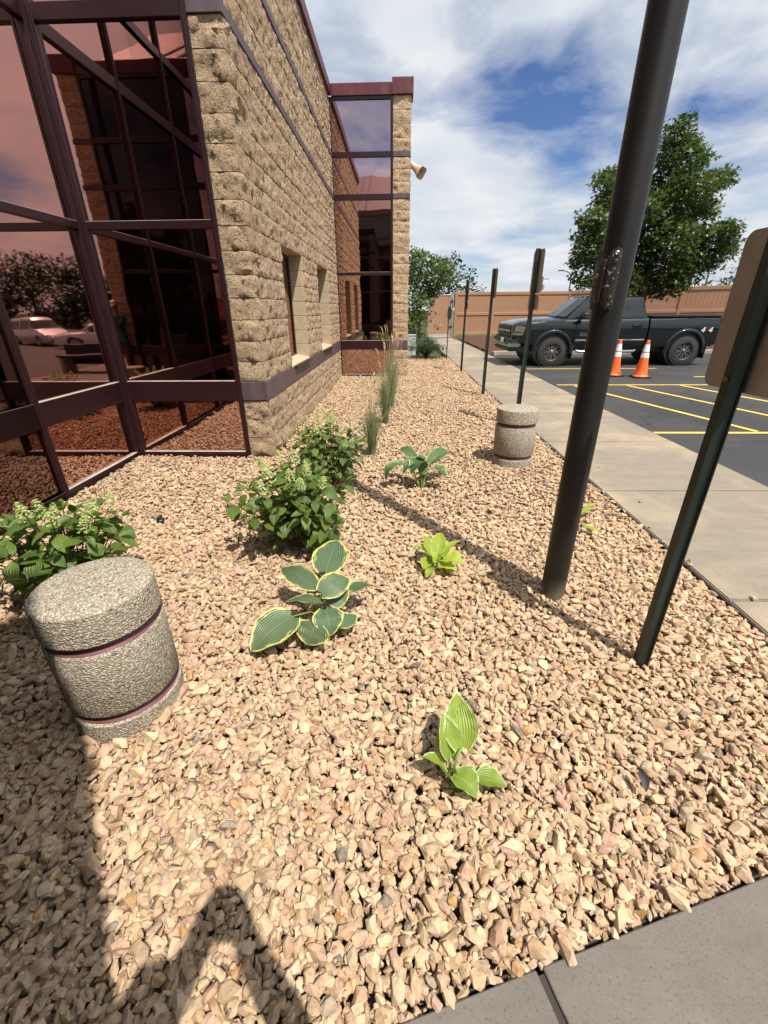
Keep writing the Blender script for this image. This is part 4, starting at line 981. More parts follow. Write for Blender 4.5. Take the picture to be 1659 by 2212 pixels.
# ------------------------------------------------------------------ tan fence and gate
def fence():
    F = thing('privacy_fence', 'long tan vinyl privacy fence behind the truck', 'fence', (3.50, 26.3, 0))
    runs = [((3.50 + 2.06*k, 26.3), (3.50 + 2.06*(k+1), 26.3), 0, 0) for k in range(3)] 
    pts = [(9.68 + 2.36*k, 26.3 - 1.12*k, 0.035*k) for k in range(5)]
    runs += [((a[0], a[1]), (b[0], b[1]), a[2], b[2]) for a, b in zip(pts[:-1], pts[1:])]
    H = 2.30; first = True
    for (ax, ay), (bx, by), za, zb_ in runs:
        A = Vector((ax-3.5, ay-26.3, za)); B = Vector((bx-3.5, by-26.3, zb_)); d = (B-A); Ln = d.length; dn = Vector((d.x, d.y, 0)).normalized(); nn = Vector((-dn.y, dn.x, 0))
        fn = lambda a, n_, z: tuple(A + d*(a/Ln) + nn*n_ + Vector((0, 0, z)))
        def bx_(a0, a1, n0, n1, z0, z1):
            g = G(); g.v = [fn(a, n_, z) for z in (z0, z1) for a, n_ in ((a0, n0), (a1, n0), (a1, n1), (a0, n1))]
            g.f = [(0,3,2,1),(4,5,6,7),(0,1,5,4),(1,2,6,5),(2,3,7,6),(3,0,4,7)]; return g
        bx_(-.065, .065, -.065, .065, -.1, H+.06).build('post', M_FENCE, F, bevel=.008); bx_(-.085, .085, -.085, .085, H+.061, H+.09).build('post_cap', M_FENCE, F, bevel=.012)
        for z0, z1 in ((.12, .27), (1.14, 1.28), (H-.16, H)): bx_(.066, Ln-.066, -.045, .045, z0, z1).build('rail', M_FENCE, F, bevel=.008)
        for z0, z1 in ((.268, 1.142), (1.278, H-.158)):
            g = G(); n_ = 14; w = (Ln-.12)/n_
            for k in range(n_):
                a = .06 + k*w; b = len(g.v)
                prof = [(a, -.004), (a+.008, -.014), (a+w-.008, -.014), (a+w, -.004)]
                for z in (z0, z1): g.v += [fn(p, q, z) for p, q in prof]
                for i in range(3): g.f.append((b+i, b+i+1, b+4+i+1, b+4+i))
            g.build('board_panel', M_FENCE, F)
    # the last post
    g = G(); q = runs[-1][1]; g.box(q[0]-3.5-.065, q[0]-3.5+.065, q[1]-26.3-.065, q[1]-26.3+.065, -.1, H+.2); g.build('post', M_FENCE, F, bevel=.008)
    Gt = thing('gate', 'tan plank gate in a galvanised frame beside the leafy bush', 'gate', (1.95, 26.0, 0))
    for (x0, x1, z0, z1) in ((0, .06, .1, 2.18), (1.33, 1.39, .0, 2.36), (1.23, 1.29, .1, 2.18)): G().box(x0, x1, -.03, .03, z0, z1).build('frame_tube', M_GALV, Gt, bevel=.01)
    G().box(.06, 1.23, -.03, .03, 2.12, 2.18).build('frame_tube', M_GALV, Gt, bevel=.01); G().box(.06, 1.23, -.03, .03, .10, .16).build('frame_tube', M_GALV, Gt, bevel=.01)
    for k in range(8): G().box(.062 + k*.146, .062 + k*.146 + .140, -.012, .012, .162, 2.118).build('plank', M_FENCE, Gt, bevel=.006)
    for z in (.52, 1.78): G().box(1.20, 1.36, -.06, -.031, z, z+.11).build('hinge', M_BLACKPL, Gt, bevel=.01)
fence()

# ------------------------------------------------------------------ trees
MAPLE_LEAF = (np.array([(0,0,0),(.30,-.10,.02),(.52,-.42,-.03),(.62,-.12,.02),(1.0,0,-.05),(.62,.12,.02),(.52,.42,-.03),(.30,.10,.02)], float),
              np.array([(0,1,3),(1,2,3),(0,3,5),(3,4,5),(0,5,7),(5,6,7)]))
OVAL_LEAF = (np.array([(0,0,0),(.35,-.26,.03),(.75,-.18,0),(1,0,-.06),(.75,.18,0),(.35,.26,.03)], float), np.array([(0,1,5),(1,2,4),(1,4,5),(2,3,4)]))
def leaf_cloud(name, clumps, per, size, mat, parent, leaf=OVAL_LEAF, shell=0.5, flat=0.75, seed=3, droop=0.5):
    q = np.random.default_rng(seed); P = []
    for (c, r) in clumps:
        k = max(6, int(per * r**1.9)); v = q.normal(size=(k, 3)); v /= np.linalg.norm(v, axis=1)[:, None]
        rad = r * (shell + (1-shell)*q.random(k))**0.7 * q.uniform(.55, 1.05, k); p = v*rad[:, None]; p[:, 2] *= flat; P.append(p + np.array(c)[None])
    P = np.concatenate(P); n = len(P)
    Rm_ = rot_np(q.uniform(0, 6.283, n), np.abs(q.normal(droop, .55, n)), q.uniform(0, 6.283, n))
    V, F = bake(leaf[0], leaf[1], P, Rm_, size*q.uniform(.65, 1.3, n))
    return link(name, np_mesh(name, V, F, mat), parent)
def limb_mesh(g, a, b, r0, r1, n=7, wob=.06):
    a, b = Vector(a), Vector(b); pts = []; L = (b-a).length
    for i in range(6):
        t_ = i/5; p = a.lerp(b, t_); k = math.sin(math.pi*t_)*wob*L
        pts.append(p + Vector((rng.uniform(-k, k), rng.uniform(-k, k), rng.uniform(-k, k)*.5 + k*.4)))
    g.tube(pts, [r0 + (r1-r0)*i/5 for i in range(6)], n)
def tree(name, label, cat, base, trunk_h, clumps, per, size, mat, leaf=OVAL_LEAF, tr=.13, group=None, flat=.75, seed=3, limbs=12, shell=.5, droop=.5):
    T = thing(name, label, cat, base, 0, group); B = Vector(base)
    loc = [(tuple(Vector(c)-B), r) for c, r in clumps]
    g = G(); top = Vector((sum(c[0] for c, r in loc)/len(loc)*.6, sum(c[1] for c, r in loc)/len(loc)*.6, max(c[2] for c, r in loc)*.86))
    g.tube([(0,0,-.1), (.02,.01,trunk_h*.5), (0.0,.02,trunk_h), tuple(Vector((0,0,trunk_h)).lerp(top, .5)), tuple(top)], [tr*1.25, tr, tr*.85, tr*.5, tr*.15], 10)
    q = sorted(loc, key=lambda e: -e[1])[:limbs]
    for c, r in q:
        c = Vector(c); st = Vector((0,0,trunk_h)).lerp(top, max(0, min(.8, (c.z-trunk_h)/(top.z-trunk_h+.01)*.6))); limb_mesh(g, st, c, tr*.38, tr*.06, 6)
    g.build('trunk', M_BARK, T, smooth=60)
    leaf_cloud('crown', loc, per, size, mat, T, leaf, shell, flat, seed, droop)
    return T
# maple behind the truck: clumps sketched over its uneven outline, spread in depth
mr = random.Random(21); YT = 18.2; cl = []
for px_, py_, rp in [(1475,262,20),(1455,295,26),(1490,300,22),(1440,340,32),(1485,350,34),(1520,345,16),(1425,400,36),(1470,405,40),(1515,400,32),(1555,385,24),(1572,392,15),(1395,450,38),(1440,465,44),(1490,455,42),(1530,450,30),
                     (1320,375,20),(1308,400,26),(1345,420,34),(1310,440,34),(1350,470,40),(1280,480,30),(1300,500,36),(1400,510,44),(1450,520,46),(1500,510,40),(1545,510,34),(1585,480,16),(1568,500,24),(1590,520,16),(1570,545,24),
                     (1250,510,20),(1268,540,28),(1245,560,22),(1290,560,36),(1340,540,42),(1380,570,44),(1430,580,44),(1480,570,40),(1520,565,30),(1540,580,18),(1240,600,16),(1262,610,24),(1300,610,30),(1345,610,36),(1390,620,34),(1440,620,28),(1470,612,26),(1420,645,14),(1500,600,20)]:
    dep = (1.0 - abs((py_-480)/330)) * 1.5
    for k in range(2 if rp > 20 else 1):
        yy = YT + mr.uniform(-1, 1)*max(.3, dep)
        p = aty(px_ + mr.uniform(-6, 6), py_ + mr.uniform(-6, 6), yy); cl.append(((p.x, p.y, p.z), rp*0.0205*mr.uniform(.8, 1.15)))
tree('maple_tree', 'leafy maple tree rising behind the pickup truck', 'tree', (9.45, YT, 0.05), 1.9, cl, 560, .195, M_MAPLE, MAPLE_LEAF, .13, limbs=22, shell=.55, droop=.6)
# tall leafy bush at the end of the building
cl = []
for px_, py_, rp in [(890,560,22),(905,548,16),(925,560,20),(950,575,22),(968,580,18),(900,590,28),(935,600,28),(960,605,20),(885,615,28),(915,630,26),(940,630,18),(892,650,26),(905,680,22),(888,690,24),(925,655,14),(890,720,18),(905,730,14)]:
    for k in range(2):
        p = aty(px_, py_, 17.6 + mr.uniform(-.7, .7)); cl.append(((p.x, p.y, p.z), rp*.019*mr.uniform(.9, 1.15)))
TB = tree('tall_bush', 'tall leafy green bush with rusty lower leaves beyond the block pier', 'bush', (1.0, 17.6, -.1), .7, cl, 620, .125, M_BUSH, OVAL_LEAF, .06, limbs=14, droop=.9)
cl = []
for px_, py_, rp in [(920,695,14),(935,680,12),(945,705,10),(915,720,12),(900,705,12)]:
    p = aty(px_, py_, 16.9 + mr.uniform(-.2, .2)); cl.append((tuple(p - Vector((1.0, 17.6, -.1))), rp*.018))
leaf_cloud('rusty_foliage', cl, 420, .12, M_BUSHRED, TB, seed=8, droop=.9)
def blob_tree(name, label, base, w, h, seed, mat=M_FAR, per=26, size=.42, grp=None, conifer=False, n=26, th=.25):
    q = random.Random(seed); cl = []
    for k in range(n):
        t_ = q.random(); zc = h*(th + (1-th)*t_)
        ww = w*(1.05-t_) if conifer else w*math.sqrt(max(.08, 1-(2*t_-.85)**2/1.6))
        a = q.uniform(0, 6.28); rr = ww*.5*math.sqrt(q.random()); cl.append(((base[0]+rr*math.cos(a), base[1]+rr*math.sin(a), base[2]+zc), (.20 if not conifer else .15)*w*q.uniform(.7, 1.15)))
    return tree(name, label, 'tree', base, h*th, cl, per, size, mat, OVAL_LEAF, w*.035, grp, .8, seed, 8, .55)
BG = 'distant trees beyond the fence'
blob_tree('broadleaf_tree', 'dark spreading tree directly behind the gate', (5.3, 46, 0), 5.6, 5.6, 31, grp=BG, n=34, per=30, size=.34, conifer=False)
blob_tree('broadleaf_tree', 'smaller dark tree behind the fence right of the gate', (7.4, 50, 0), 4.0, 4.7, 32, grp=BG, per=34, size=.34)
blob_tree('conifer_tree', 'dark conifer behind the fence seen under the maple branches', (33.5, 58, 0), 7.0, 5.4, 33, grp=BG, conifer=True, per=20, size=.45)
blob_tree('broadleaf_tree', 'low round light green tree between two utility poles', (42.0, 66, 0), 6.0, 4.3, 34, M_BUSH, grp=BG, per=22, size=.45)
blob_tree('broadleaf_tree', 'tall broad tree behind the fence beside the nearest sign', (47.5, 64, 0), 8.0, 6.9, 35, grp=BG, per=18, size=.5, n=34)
BK = 'trees across the lot, seen only as reflections'
for k, (x, y_, w, h) in enumerate(((39, -56, 11, 8.0), (47, -60, 12, 8.8), (33, -58, 9, 6.2), (56, -58, 10, 5.6), (63, -56, 9, 4.6), (26, -60, 8, 5.5))):
    blob_tree('broadleaf_tree', ('broad dark tree mirrored right of the glazing reflection centre', 'tallest dark tree in the mirrored row across the lot', 'low tree mirrored close to the corner mullion', 'rounded tree mirrored left of the tallest one', 'lowest tree at the left end of the mirrored row', 'small tree at the right end of the mirrored row')[k], (x, y_, -.8), w, h, 60+k, grp=BK, per=26, size=.55, n=40, th=.06)

# ------------------------------------------------------------------ street lamp, utility poles, speaker, box
def street_lamp(loc, h, label, double):
    L = thing('street_lamp', label, 'lamp', loc); G().tube([(0,0,-.1), (0,0,h)], [.13, .09], 8).build('mast', M_BLACKPL, L)
    for s in ((-1, 1) if double else (1,)):
        G().tube([(0,0,h-.5), (s*.7,0,h-.05), (s*1.4,0,h+.1)], .06, 6).build('arm', M_BLACKPL, L); G().box(min(s*1.3, s*2.1), max(s*1.3, s*2.1), -.2, .2, h+.05, h+.2).build('lamp_head', M_BLACKPL, L, bevel=.05)
p = aty(1236, 586, 75); street_lamp((p.x, 75, 0), p.z, 'far double-armed street lamp left of the maple tree', True)
street_lamp((44, -40, 0), 9.0, 'single-armed lamp mast mirrored at the left edge of the glazing', False)
def utility_pole(px_, top, y_, label, cross):
    p = aty(px_, top, y_); U = thing('utility_pole', label, 'pole', (p.x, y_, 0), R(20), 'utility poles beyond the fence')
    G().tube([(0,0,-.1), (0,0,p.z)], [.19, .14], 8).build('pole', M_WOODPOLE, U)
    for z in cross: G().box(-1.5, 1.5, -.07, .07, p.z-z-.12, p.z-z).build('crossarm', M_WOODPOLE, U)
    if cross: G().tube([(.35, 0, p.z-2.4), (.35, 0, p.z-1.5)], .25, 8).build('transformer', M_GALV, U)
utility_pole(1173, 597, 100, 'thin utility pole behind the fence between two sign posts', [0.4])
utility_pole(1532, 586, 85, 'utility pole with crossarms behind the fence by the broad tree', [0.3, 2.2])
utility_pole(1478, 595, 85, 'bare utility pole leaning out of the dark conifer', [])
S_ = thing('horn_speaker', 'tan horn loudspeaker bracketed to the far block pier', 'speaker', (0.365, 11.24, 4.18))
ax = Vector((.62, -.30, -.52)).normalized(); up = Vector((0, 0, 1)); sd = ax.cross(up).normalized(); u2 = sd.cross(ax)
rings = []
for t_, w, h, rnd in ((0, .065, .06, 1), (.05, .07, .065, .9), (.11, .095, .08, .6), (.16, .115, .09, .3), (.22, .15, .112, .12), (.225, .154, .115, .12)):
    ring = []
    for k in range(20):
        a = 2*math.pi*k/20; c, s = math.cos(a), math.sin(a); e_ = 1/max(abs(c), abs(s)); f_ = rnd + (1-rnd)*e_
        ring.append(Vector((.08, 0, .02)) + ax*t_ + sd*(c*f_*w) + u2*(s*f_*h))
    rings.append(ring)
G().ring_loft(rings, True, False).build('horn', M_TANHORN, S_, smooth=40)
G().tube([(.08,0,.02) - ax*.07, Vector((.08,0,.02))], .06, 16).build('driver', M_TANHORN, S_, smooth=40) if False else G().tube([Vector((.08,0,.02)) - ax*.08, Vector((.08,0,.02)) + ax*.01], .058, 16).build('driver', M_TANHORN, S_, smooth=40)
G().box(-.02, .06, -.03, .03, -.01, .04).build('bracket', M_GALV, S_, bevel=.005)
ub = thing('utility_box', 'small pale utility box half hidden behind the pier', 'box', (0.66, 16.6, 0)); G().box(-.18, .18, -.12, .12, -.05, .62).build('cabinet', simple('pale_green_cabinet', (.42,.47,.42), .5), ub, bevel=.02, seg=2); G().box(-.19, .19, -.13, .13, .621, .66).build('lid', M_GALV, ub, bevel=.01)

# ------------------------------------------------------------------ hydrangeas
def oval_leaf_me(name, L, W_, droop, fold, mat, n=6):
    V = []; F = []; UV = []
    for i in range(n+1):
        t_ = i/n; w = W_*math.sin(math.pi*min(1, t_**.82))**.85*(1-.15*t_) if 0 < t_ < 1 else .0008
        for s in (-1, -.5, 0, .5, 1):
            V.append((L*t_, w*s, -droop*t_*t_ + fold*abs(s)*w - .10*w*math.sin(6.28*t_*2)*abs(s))); UV.append((t_, .5 + s*.5))
    for i in range(n):
        for j in range(4): k = i*5+j; F.append((k, k+1, k+6, k+5))
    me = bpy.data.meshes.new(name); me.from_pydata(V, [], F); me.materials.append(mat); ul = me.uv_layers.new()
    for lp in me.loops: ul.data[lp.index].uv = UV[lp.vertex_index]
    smooth_me(me, 180); return me
HL = [oval_leaf_me('leaf', 1, .30 + .03*k, .10 + .09*k, .25 - .05*k, M_HYD) for k in range(4)]
def panicle_me(seed):
    q = np.random.default_rng(seed); n = 130; t_ = q.random(n)**.9; a = q.uniform(0, 6.283, n); r = .046*(1.08-t_)**.6*q.uniform(.6, 1.05, n)
    P = np.stack([r*np.cos(a), r*np.sin(a), -.005 + t_*.095], 1)
    petal = (np.array([(-1,-.35,0),(1,-.35,.2),(1,.35,.2),(-1,.35,0),(-.35,-1,.1),(.35,-1,.1),(.35,1,.1),(-.35,1,.1)], float), np.array([(0,1,2),(0,2,3),(4,5,6),(4,6,7)]))
    V, F = bake(petal[0], petal[1], P, rot_np(q.uniform(0, 6.28, n), np.abs(q.normal(.5, .5, n)), a+1.57), q.uniform(.004, .0085, n)); return np_mesh('flower_head', V, F, M_FLOWER)
PAN = [panicle_me(k) for k in range(4)]
def dir_matrix(d, roll=0.0, upv=Vector((0,0,1))):
    d = d.normalized(); y_ = upv.cross(d); y_ = y_.normalized() if y_.length > 1e-4 else Vector((0,1,0)); z_ = d.cross(y_)
    m = Matrix(((d.x, y_.x, z_.x), (d.y, y_.y, z_.y), (d.z, y_.z, z_.z))).to_4x4(); return (m @ Matrix.Rotation(roll, 4, 'X')).to_euler()
def hydrangea(loc, label, h, rad, nst, flowers, seed, lean=(0, 0), lf=.078):
    q = random.Random(seed); T = thing('hydrangea', label, 'shrub', loc, 0, 'hydrangea shrubs in the gravel'); tips = []
    for i in range(nst):
        az = 2.399*i + q.uniform(-.3, .3); k = math.sqrt((i+.5)/nst); r = rad*k*q.uniform(.85, 1.1); hh = h*(1.0 - .42*k*k)*q.uniform(.88, 1.06)
        tip = Vector((r*math.cos(az) + lean[0]*hh, r*math.sin(az) + lean[1]*hh, hh)); b = Vector((.05*math.cos(az), .05*math.sin(az), -.03)); ctl = Vector((tip.x*.45, tip.y*.45, hh*.62))
        bez = lambda t_: b*(1-t_)**2 + ctl*2*t_*(1-t_) + tip*t_*t_
        G().tube([bez(j/6) for j in range(7)], [.0055 - .0005*j for j in range(7)], 5).build('stem', M_STEM, T)
        tips.append((tip, (tip-ctl).normalized()))
        for j, t_ in enumerate((.34, .48, .61, .73, .84, .93)):
            p = bez(t_); tg = (bez(min(1, t_+.05)) - bez(t_-.05)).normalized(); a0 = j*1.57 + i
            o = tg.orthogonal().normalized()
            for sgn in (0, math.pi):
                if q.random() < .10: continue
                dd = (Matrix.Rotation(a0 + sgn + q.uniform(-.3, .3), 3, tg) @ o); dd = (dd + tg*.35 + Vector((0, 0, q.uniform(-.55, .15)))).normalized()
                s = lf*q.uniform(.75, 1.25)*(1.12 - .35*abs(t_-.6)); link('leaf', HL[q.randrange(4)], T, p + dd*.012, dir_matrix(dd, q.uniform(-.5, .5)), (s, s, s))
    order = sorted(range(nst), key=lambda i: -tips[i][0].z + q.uniform(0, .1))
    for i in order[:flowers]:
        p, d = tips[i]; s = q.uniform(.65, 1.0); m = (d*.6 + Vector((0,0,.8))).to_track_quat('Z', 'Y').to_euler(); link('flower_head', PAN[q.randrange(4)], T, p - Vector((0,0,.005)), m, (s, s, s*q.uniform(.9, 1.3)))
    for i in order[flowers:]:
        p, d = tips[i]
        for k in range(2):
            dd = (d + Vector((q.uniform(-.8,.8), q.uniform(-.8,.8), .1))).normalized(); s = lf*.7; link('leaf', HL[q.randrange(4)], T, p, dir_matrix(dd), (s, s, s))
    return T
hydrangea((-0.62, 2.62, 0), 'largest white-tipped hydrangea shrub in the middle of the gravel', .60, .43, 32, 11, 5, (-.10, -.02), .098)
hydrangea((-0.58, 3.78, 0), 'hydrangea shrub standing behind the largest one, against the block corner', .60, .40, 28, 12, 6, (-.05, 0), .088)
hydrangea((-1.80, 1.98, 0), 'hydrangea shrub behind the near bollard at the left edge', .60, .40, 28, 9, 9, (-.02, 0), .100)

# ------------------------------------------------------------------ hostas
def c2(o, s, p): k = 1659/3024; return ((o[0] + p[0]/s)*k, (o[1] + p[1]/s)*k)
def hosta_leaf(T, org, base, tip, wid, lift, cup, mat, roll=0.0, tip_sharp=1.0, nl=12, nw=8, wave=.0):
    b = Vector(base); t3 = Vector(tip); ax = t3 - b; L = ax.length; up = Vector((0,0,1)); side = ax.cross(up)
    side = side.normalized() if side.length > 1e-4 else Vector((1,0,0)); nrm = side.cross(ax).normalized()
    side = (Matrix.Rotation(roll, 3, ax.normalized()) @ side); nrm = (Matrix.Rotation(roll, 3, ax.normalized()) @ nrm)
    V = []; F = []; UV = []; ph = rng.uniform(0, 6)
    for i in range(nl+1):
        t_ = i/nl; c = b + ax*t_ + nrm*(lift*L*math.sin(math.pi*t_)**1.0)
        w = wid*.5*(math.sin(math.pi*min(1, (t_*.93+.035)**.70))**.78)*(1 - .10*t_) if i < nl else .001
        back = .10*L*max(0, 1-t_*5)     # lobes reach back past the stalk
        for j in range(nw+1):
            s = -1 + 2*j/nw; p = c + side*(w*s) + nrm*(cup*w*s*s + wave*w*math.sin(t_*15 + ph + s)*abs(s)) - ax.normalized()*(back*abs(s)**1.5)
            V.append(tuple(p - org)); UV.append((t_, j/nw))
    for i in range(nl):
        for j in range(nw): k = i*(nw+1)+j; F.append((k, k+1, k+nw+2, k+nw+1))
    me = bpy.data.meshes.new('leaf'); me.from_pydata(V, [], F); me.materials.append(mat); ul = me.uv_layers.new()
    for lp in me.loops: ul.data[lp.index].uv = UV[lp.vertex_index]
    smooth_me(me, 180); return link('leaf', me, T)
def hosta(label, center, leaves, mat, o, s, pet=M_PETIOLE, cup=.28, wave=.0, pr=.0045, wk=1.0):
    c = at(*c2(o, s, center), 0.0); T = thing('hosta', label, 'plant', c, 0, 'hostas planted in the gravel')
    for (b, zb, t_, zt_, wpx, lift, roll) in leaves:
        B = at(*c2(o, s, b), zb); P = at(*c2(o, s, t_), zt_)
        q = c2(o, s, (b[0]+wpx, b[1])); B2 = at(*q, (zb+zt_)/2); wid = wk*(B2 - at(*c2(o, s, b), (zb+zt_)/2)).length
        lf = hosta_leaf(T, c, B, P, wid, lift, cup, mat, roll, wave=wave)
        st = Vector((rng.uniform(-.012, .012), rng.uniform(-.012, .012), -.02)); e_ = B - c; mid = (st + e_)*.5 + Vector((0, 0, .35*e_.z + .015))
        G().tube([st, st.lerp(mid, .6), mid, mid.lerp(e_, .6), e_], [pr*1.2, pr*1.1, pr, pr*.9, pr*.7], 6).build('petiole', pet, T, smooth=60)
    return T
O2, S2 = (700, 1550), 1.276
hosta('broad blue-green hosta with yellow leaf margins in the middle foreground', (765, 1150), [
    ((575,1120), .13, (365,1295), .06, 185, .10, -.1), ((692,1160), .12, (650,1262), .05, 190, .06, 0), ((745,1085), .15, (770,1215), .07, 130, .12, 0),
    ((812,1165), .08, (897,1112), .06, 90, .06, .2), ((718,1048), .16, (538,1048), .14, 105, .10, .3), ((690,965), .19, (518,878), .20, 100, .12, -.5),
    ((745,892), .22, (800,735), .26, 160, .05, .05), ((722,1002), .20, (862,932), .20, 120, .18, .5), ((765,1065), .13, (856,985), .16, 95, .08, .3), ((878,990), .15, (972,958), .13, 95, .14, -.2)],
    M_HOSTA_V, O2, S2, cup=.10, wave=.05, wk=1.22)
hosta('lime hosta with white-edged upright leaves in the near foreground', (675, 900), [
    ((690,690), .09, (628,385), .20, 165, .10, .15), ((772,628), .12, (733,240), .22, 205, .08, -.1), ((655,830), .06, (486,700), .13, 150, .12, .5),
    ((718,832), .07, (882,995), .05, 180, .18, -.2), ((885,868), .05, (1100,918), .04, 165, .12, -.3), ((712,835), .05, (695,738), .11, 60, .05, .9), ((600,620), .07, (640,395), .13, 120, .08, .9), ((690,910), .02, (790,905), .05, 60, .1, 0)],
    M_HOSTA_L, (1400, 2600), 1.843, cup=.34, wk=1.34, wave=.05)
hosta('small bright yellow-green hosta near the pole shadow', (1285, 890), [
    ((1275,815), .07, (1238,712), .14, 66, .08, .3), ((1300,800), .08, (1320,698), .16, 74, .08, 0), ((1338,812), .08, (1424,740), .14, 74, .12, -.4), ((1335,835), .07, (1438,858), .06, 100, .16, 0),
    ((1312,868), .05, (1405,892), .04, 62, .12, 0), ((1255,812), .07, (1178,762), .12, 60, .12, .4), ((1268,835), .05, (1236,882), .03, 66, .1, 0), ((1290,850), .06, (1270,790), .12, 60, .1, .5), ((1310,850), .07, (1345,800), .13, 70, .1, -.5), ((1280,870), .03, (1250,925), .01, 40, .1, 0)],
    M_HOSTA_Y, O2, S2, cup=.32, wave=.08, wk=1.2)
hosta('tall dark green hosta with arching leaves beside the far bollard', (1225, 472), [
    ((1268,345), .22, (1380,312), .20, 62, .22, .2), ((1195,330), .24, (1098,295), .24, 44, .24, -.3), ((1130,352), .22, (1045,440), .08, 56, .30, 0), ((1250,340), .24, (1170,408), .16, 70, .28, 0), ((1285,372), .20, (1348,424), .12, 62, .2, 0),
    ((1205,350), .22, (1130,405), .15, 50, .25, 0), ((1240,330), .26, (1195,322), .27, 52, .2, 0), ((1272,352), .2, (1330,345), .2, 50, .2, 0), ((1225,400), .15, (1240,330), .25, 46, .05, .5)],
    M_HOSTA_D, O2, S2, cup=.30, wave=.05, pr=.006, wk=1.4)
hosta('little lime hosta half hidden behind the light pole', (455, 880), [
    ((465, 850), .05, (568, 785), .10, 34, .14, .2), ((480, 935), .03, (590, 975), .02, 44, .14, 0), ((440, 845), .05, (380, 800), .08, 40, .1, 0), ((500, 830), .05, (545, 800), .11, 26, .1, .5)],
    M_HOSTA_Y, (2000, 1500), 1.62, cup=.3)

# ------------------------------------------------------------------ ornamental grasses and the feathery shrub
def blades(name, n, h, spread, w, seed, mat, parent, bend=.5, az0=None):
    q = random.Random(seed); V = []; F = []
    for i in range(n):
        a = q.uniform(0, 6.283); k = abs(q.gauss(0, .55)); hh = h*q.uniform(.5, 1.05); r0 = q.uniform(0, .045); o = spread*k; b = len(V)
        d = Vector((math.cos(a), math.sin(a), 0)); sd_ = Vector((-d.y, d.x, 0))
        for j in range(7):
            t_ = j/6; c = d*(r0 + o*t_**1.8) + Vector((0, 0, hh*(t_ - bend*k*.45*t_**3))); ww = w*(1-t_**2.2)*.5 + .0006
            V += [tuple(c - sd_*ww), tuple(c + sd_*ww)]
        F += [(b+2*j, b+2*j+1, b+2*j+3, b+2*j+2) for j in range(6)]
    me = bpy.data.meshes.new(name); me.from_pydata(V, [], F); me.materials.append(mat); return tag(link(name, me, parent), kind='stuff')
for (x, y_, h, n, lab, sd2, seedh) in ((-0.235, 4.72, .66, 190, 'nearest upright grass clump behind the hydrangeas', 41, 5), (-0.10, 6.15, .78, 190, 'middle upright grass clump beside the block wall', 42, 8), (-0.02, 7.35, .82, 180, 'third upright grass clump from the hydrangeas, with pale seed heads', 43, 12), (0.0, 8.6, .9, 170, 'farthest upright grass clump along the block wall', 44, 9)):
    T = thing('ornamental_grass', lab, 'grass', (x, y_, 0), 0, 'upright grass clumps along the block wall')
    blades('blades', n, h, .34, .0065, sd2, M_GRASSB, T); q = random.Random(sd2+7)
    for k in range(seedh):
        a = q.uniform(0, 6.28); l = q.uniform(.05, .26); hh = h*q.uniform(1.05, 1.4); d = Vector((math.cos(a)*l, math.sin(a)*l, hh))
        pts = [Vector((0,0,0)), d*.5 + Vector((0,0,.05)), d*.82 + Vector((0,0,.05)), d]; st = G().tube(pts, [.0022, .0018, .0014, .001], 4).build('stalk', M_SEED, T)
        G().tube([d*.84 + Vector((0,0,.045)), d*.92 + Vector((0,0,.03)), d + Vector((math.cos(a)*.03, math.sin(a)*.03, -.01))], [.002, .008, .002], 5).build('seed_head', M_SEED, st)
T = thing('feathery_shrub', 'feathery grey-green shrub at the far end of the gravel', 'shrub', (1.12, 15.2, 0))
blades('foliage', 1500, .78, .95, .012, 77, M_FEATHER, T, .9); G().tube([(0,0,-.05), (.05,0,.25)], [.03, .015], 6).build('stem', M_BARK, T)
cl = [((rng.uniform(-.5,.5), rng.uniform(-.3,.3), rng.uniform(.15,.55)), .2) for k in range(14)]
leaf_cloud('sprays', cl, 900, .07, M_FEATHER, T, seed=14)

# ------------------------------------------------------------------ small things on the gravel
T = thing('drip_emitter', 'small black plastic drip stake lying on the gravel by the glass', 'drip stake', at(346, 1120, .03)); G().box(-.03, .03, -.012, .012, -.03, .006).box(-.012, .012, -.02, .02, .004, .02).build('stake', M_BLACKPL, T, bevel=.004)
T = thing('dry_leaf', 'dark shrivelled leaf lying between the stones near the pavement', 'leaf', at(1385, 1690, .03)); hosta_leaf(T, at(1385, 1690, .03), at(1378, 1668, .05), at(1395, 1712, .03), .035, .2, .9, simple('dead_leaf', (.055, .05, .045), .8))

T = thing('bench', 'dark low bench by the entrance, seen only mirrored in the glazing', 'bench', (2.35, -2.9, 0))
G().box(-.7, .7, -.05, .05, .18, .70).build('backrest', M_BLACKPL, T, bevel=.015); G().box(-.7, .7, .05, .45, .40, .46).build('seat', M_BLACKPL, T, bevel=.01)
for x in (-.6, .6): G().box(x-.05, x+.05, -.04, .42, 0, .40).build('leg', M_KERB, T, bevel=.01)

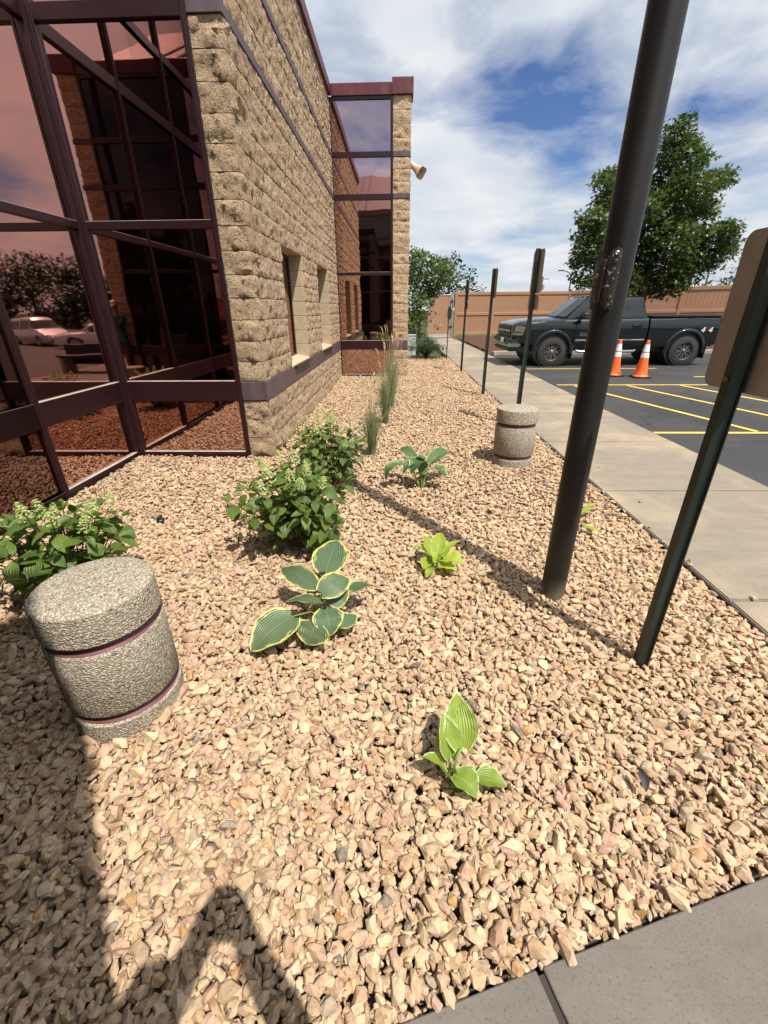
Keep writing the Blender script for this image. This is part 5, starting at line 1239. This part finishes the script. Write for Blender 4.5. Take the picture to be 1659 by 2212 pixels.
# ------------------------------------------------------------------ the photographer (shadow and reflection)
def photographer():
    ox, oy = -0.07, -0.38
    T = thing('person', 'person in a green shirt and pale visor holding up a phone, seen mirrored', 'person', (ox, oy, 0))
    V = []; E = []; Rr = []
    def v(p, r): V.append(p); Rr.append(r); return len(V)-1
    def wv(x, y_, z, r): return v((x-ox, y_-oy, z), r)
    pel = v((0, 0, .93), .155); wai = v((0, .01, 1.08), .14); che = v((0, .01, 1.27), .155); nb_ = v((0, .0, 1.40), .07); nk = v((0, .01, 1.47), .052); he = v((0, .03, 1.56), .085); ht = v((0, .02, 1.66), .08)
    E += [(pel, wai), (wai, che), (che, nb_), (nb_, nk), (nk, he), (he, ht)]
    for s in (-1, 1):
        hip = v((s*.09, 0, .86), .095); kn = v((s*.10, .02, .48), .062); an = v((s*.11, -.01, .09), .042); to = v((s*.12, .13, .035), .035); E += [(pel, hip), (hip, kn), (kn, an), (an, to)]
        sh = v((s*.175, .0, 1.36), .062); el = wv(-.175 if s < 0 else .175, -.16, 1.20, .055); wr = wv(s*.058, -.075, 1.405, .036); pa = wv(s*.044, -.045, 1.445, .034); E += [(che, sh), (sh, el), (el, wr), (wr, pa)]
        for k in range(4):
            f1 = wv(s*(.050 - .003*k), -.022, 1.435 + .019*k, .0095); f2 = wv(s*(.026 - .002*k), -.012, 1.440 + .019*k, .0085); E += [(pa, f1), (f1, f2)]
        th1 = wv(s*.040, -.055, 1.475, .0105); th2 = wv(s*.020, -.050, 1.492, .009); E += [(pa, th1), (th1, th2)]
    me = bpy.data.meshes.new('body'); me.from_pydata(V, E, []); o = link('body', me, T)
    t = MT('clothes_and_skin'); c = t.coord(); sp = t.n('ShaderNodeSeparateXYZ'); t.l(c, sp.inputs[0])
    col = t.ramp(sp.outputs[2], [(0.0, (.02,.02,.02)), (0.04, (.03,.03,.05)), (0.44, (.02,.13,.08)), (0.70, (.45,.26,.18))], 'CONSTANT')
    mp = t.math('MULTIPLY', sp.outputs[2], 0.5); t.l(mp, col.node.inputs[0]); t.set(col, .75); me.materials.append(t.m)
    sk = o.modifiers.new('skin', 'SKIN'); sk.use_smooth_shade = True
    for i, d in enumerate(me.skin_vertices[0].data): d.radius = (Rr[i], Rr[i]*(.72 if i in (0, 1, 2) else 1)); d.use_root = (i == 0)
    o.modifiers.new('sub', 'SUBSURF').levels = 1; o.modifiers['sub'].render_levels = 2
    G().lathe([(.094, 1.60), (.096, 1.645), (.088, 1.665), (.07, 1.69), (.02, 1.71), (.004, 1.711)], 20, (0, .025, 0)).build('visor_cap', simple('pale_visor', (.55,.52,.5), .7), T, smooth=60)
    G().prism([(-.075, .0), (.075, .0), (.06, .07), (.0, .09), (-.06, .07)], 1.612, 1.620, lambda a, b, h: (a, .10+b, h-.25*b)).build('visor_brim', simple('pale_visor_brim', (.55,.52,.5), .7), T)
    ph = thing('phone', 'phone held upright by the mirrored person', 'phone', (0, 0, 0)); m = _m @ Matrix.Translation((.008, -.050, .026))
    G().box(-.037, .037, -.075, .075, -.004, .004).build('phone_body', M_BLACKPL, ph, bevel=.003).matrix_local = m
photographer()
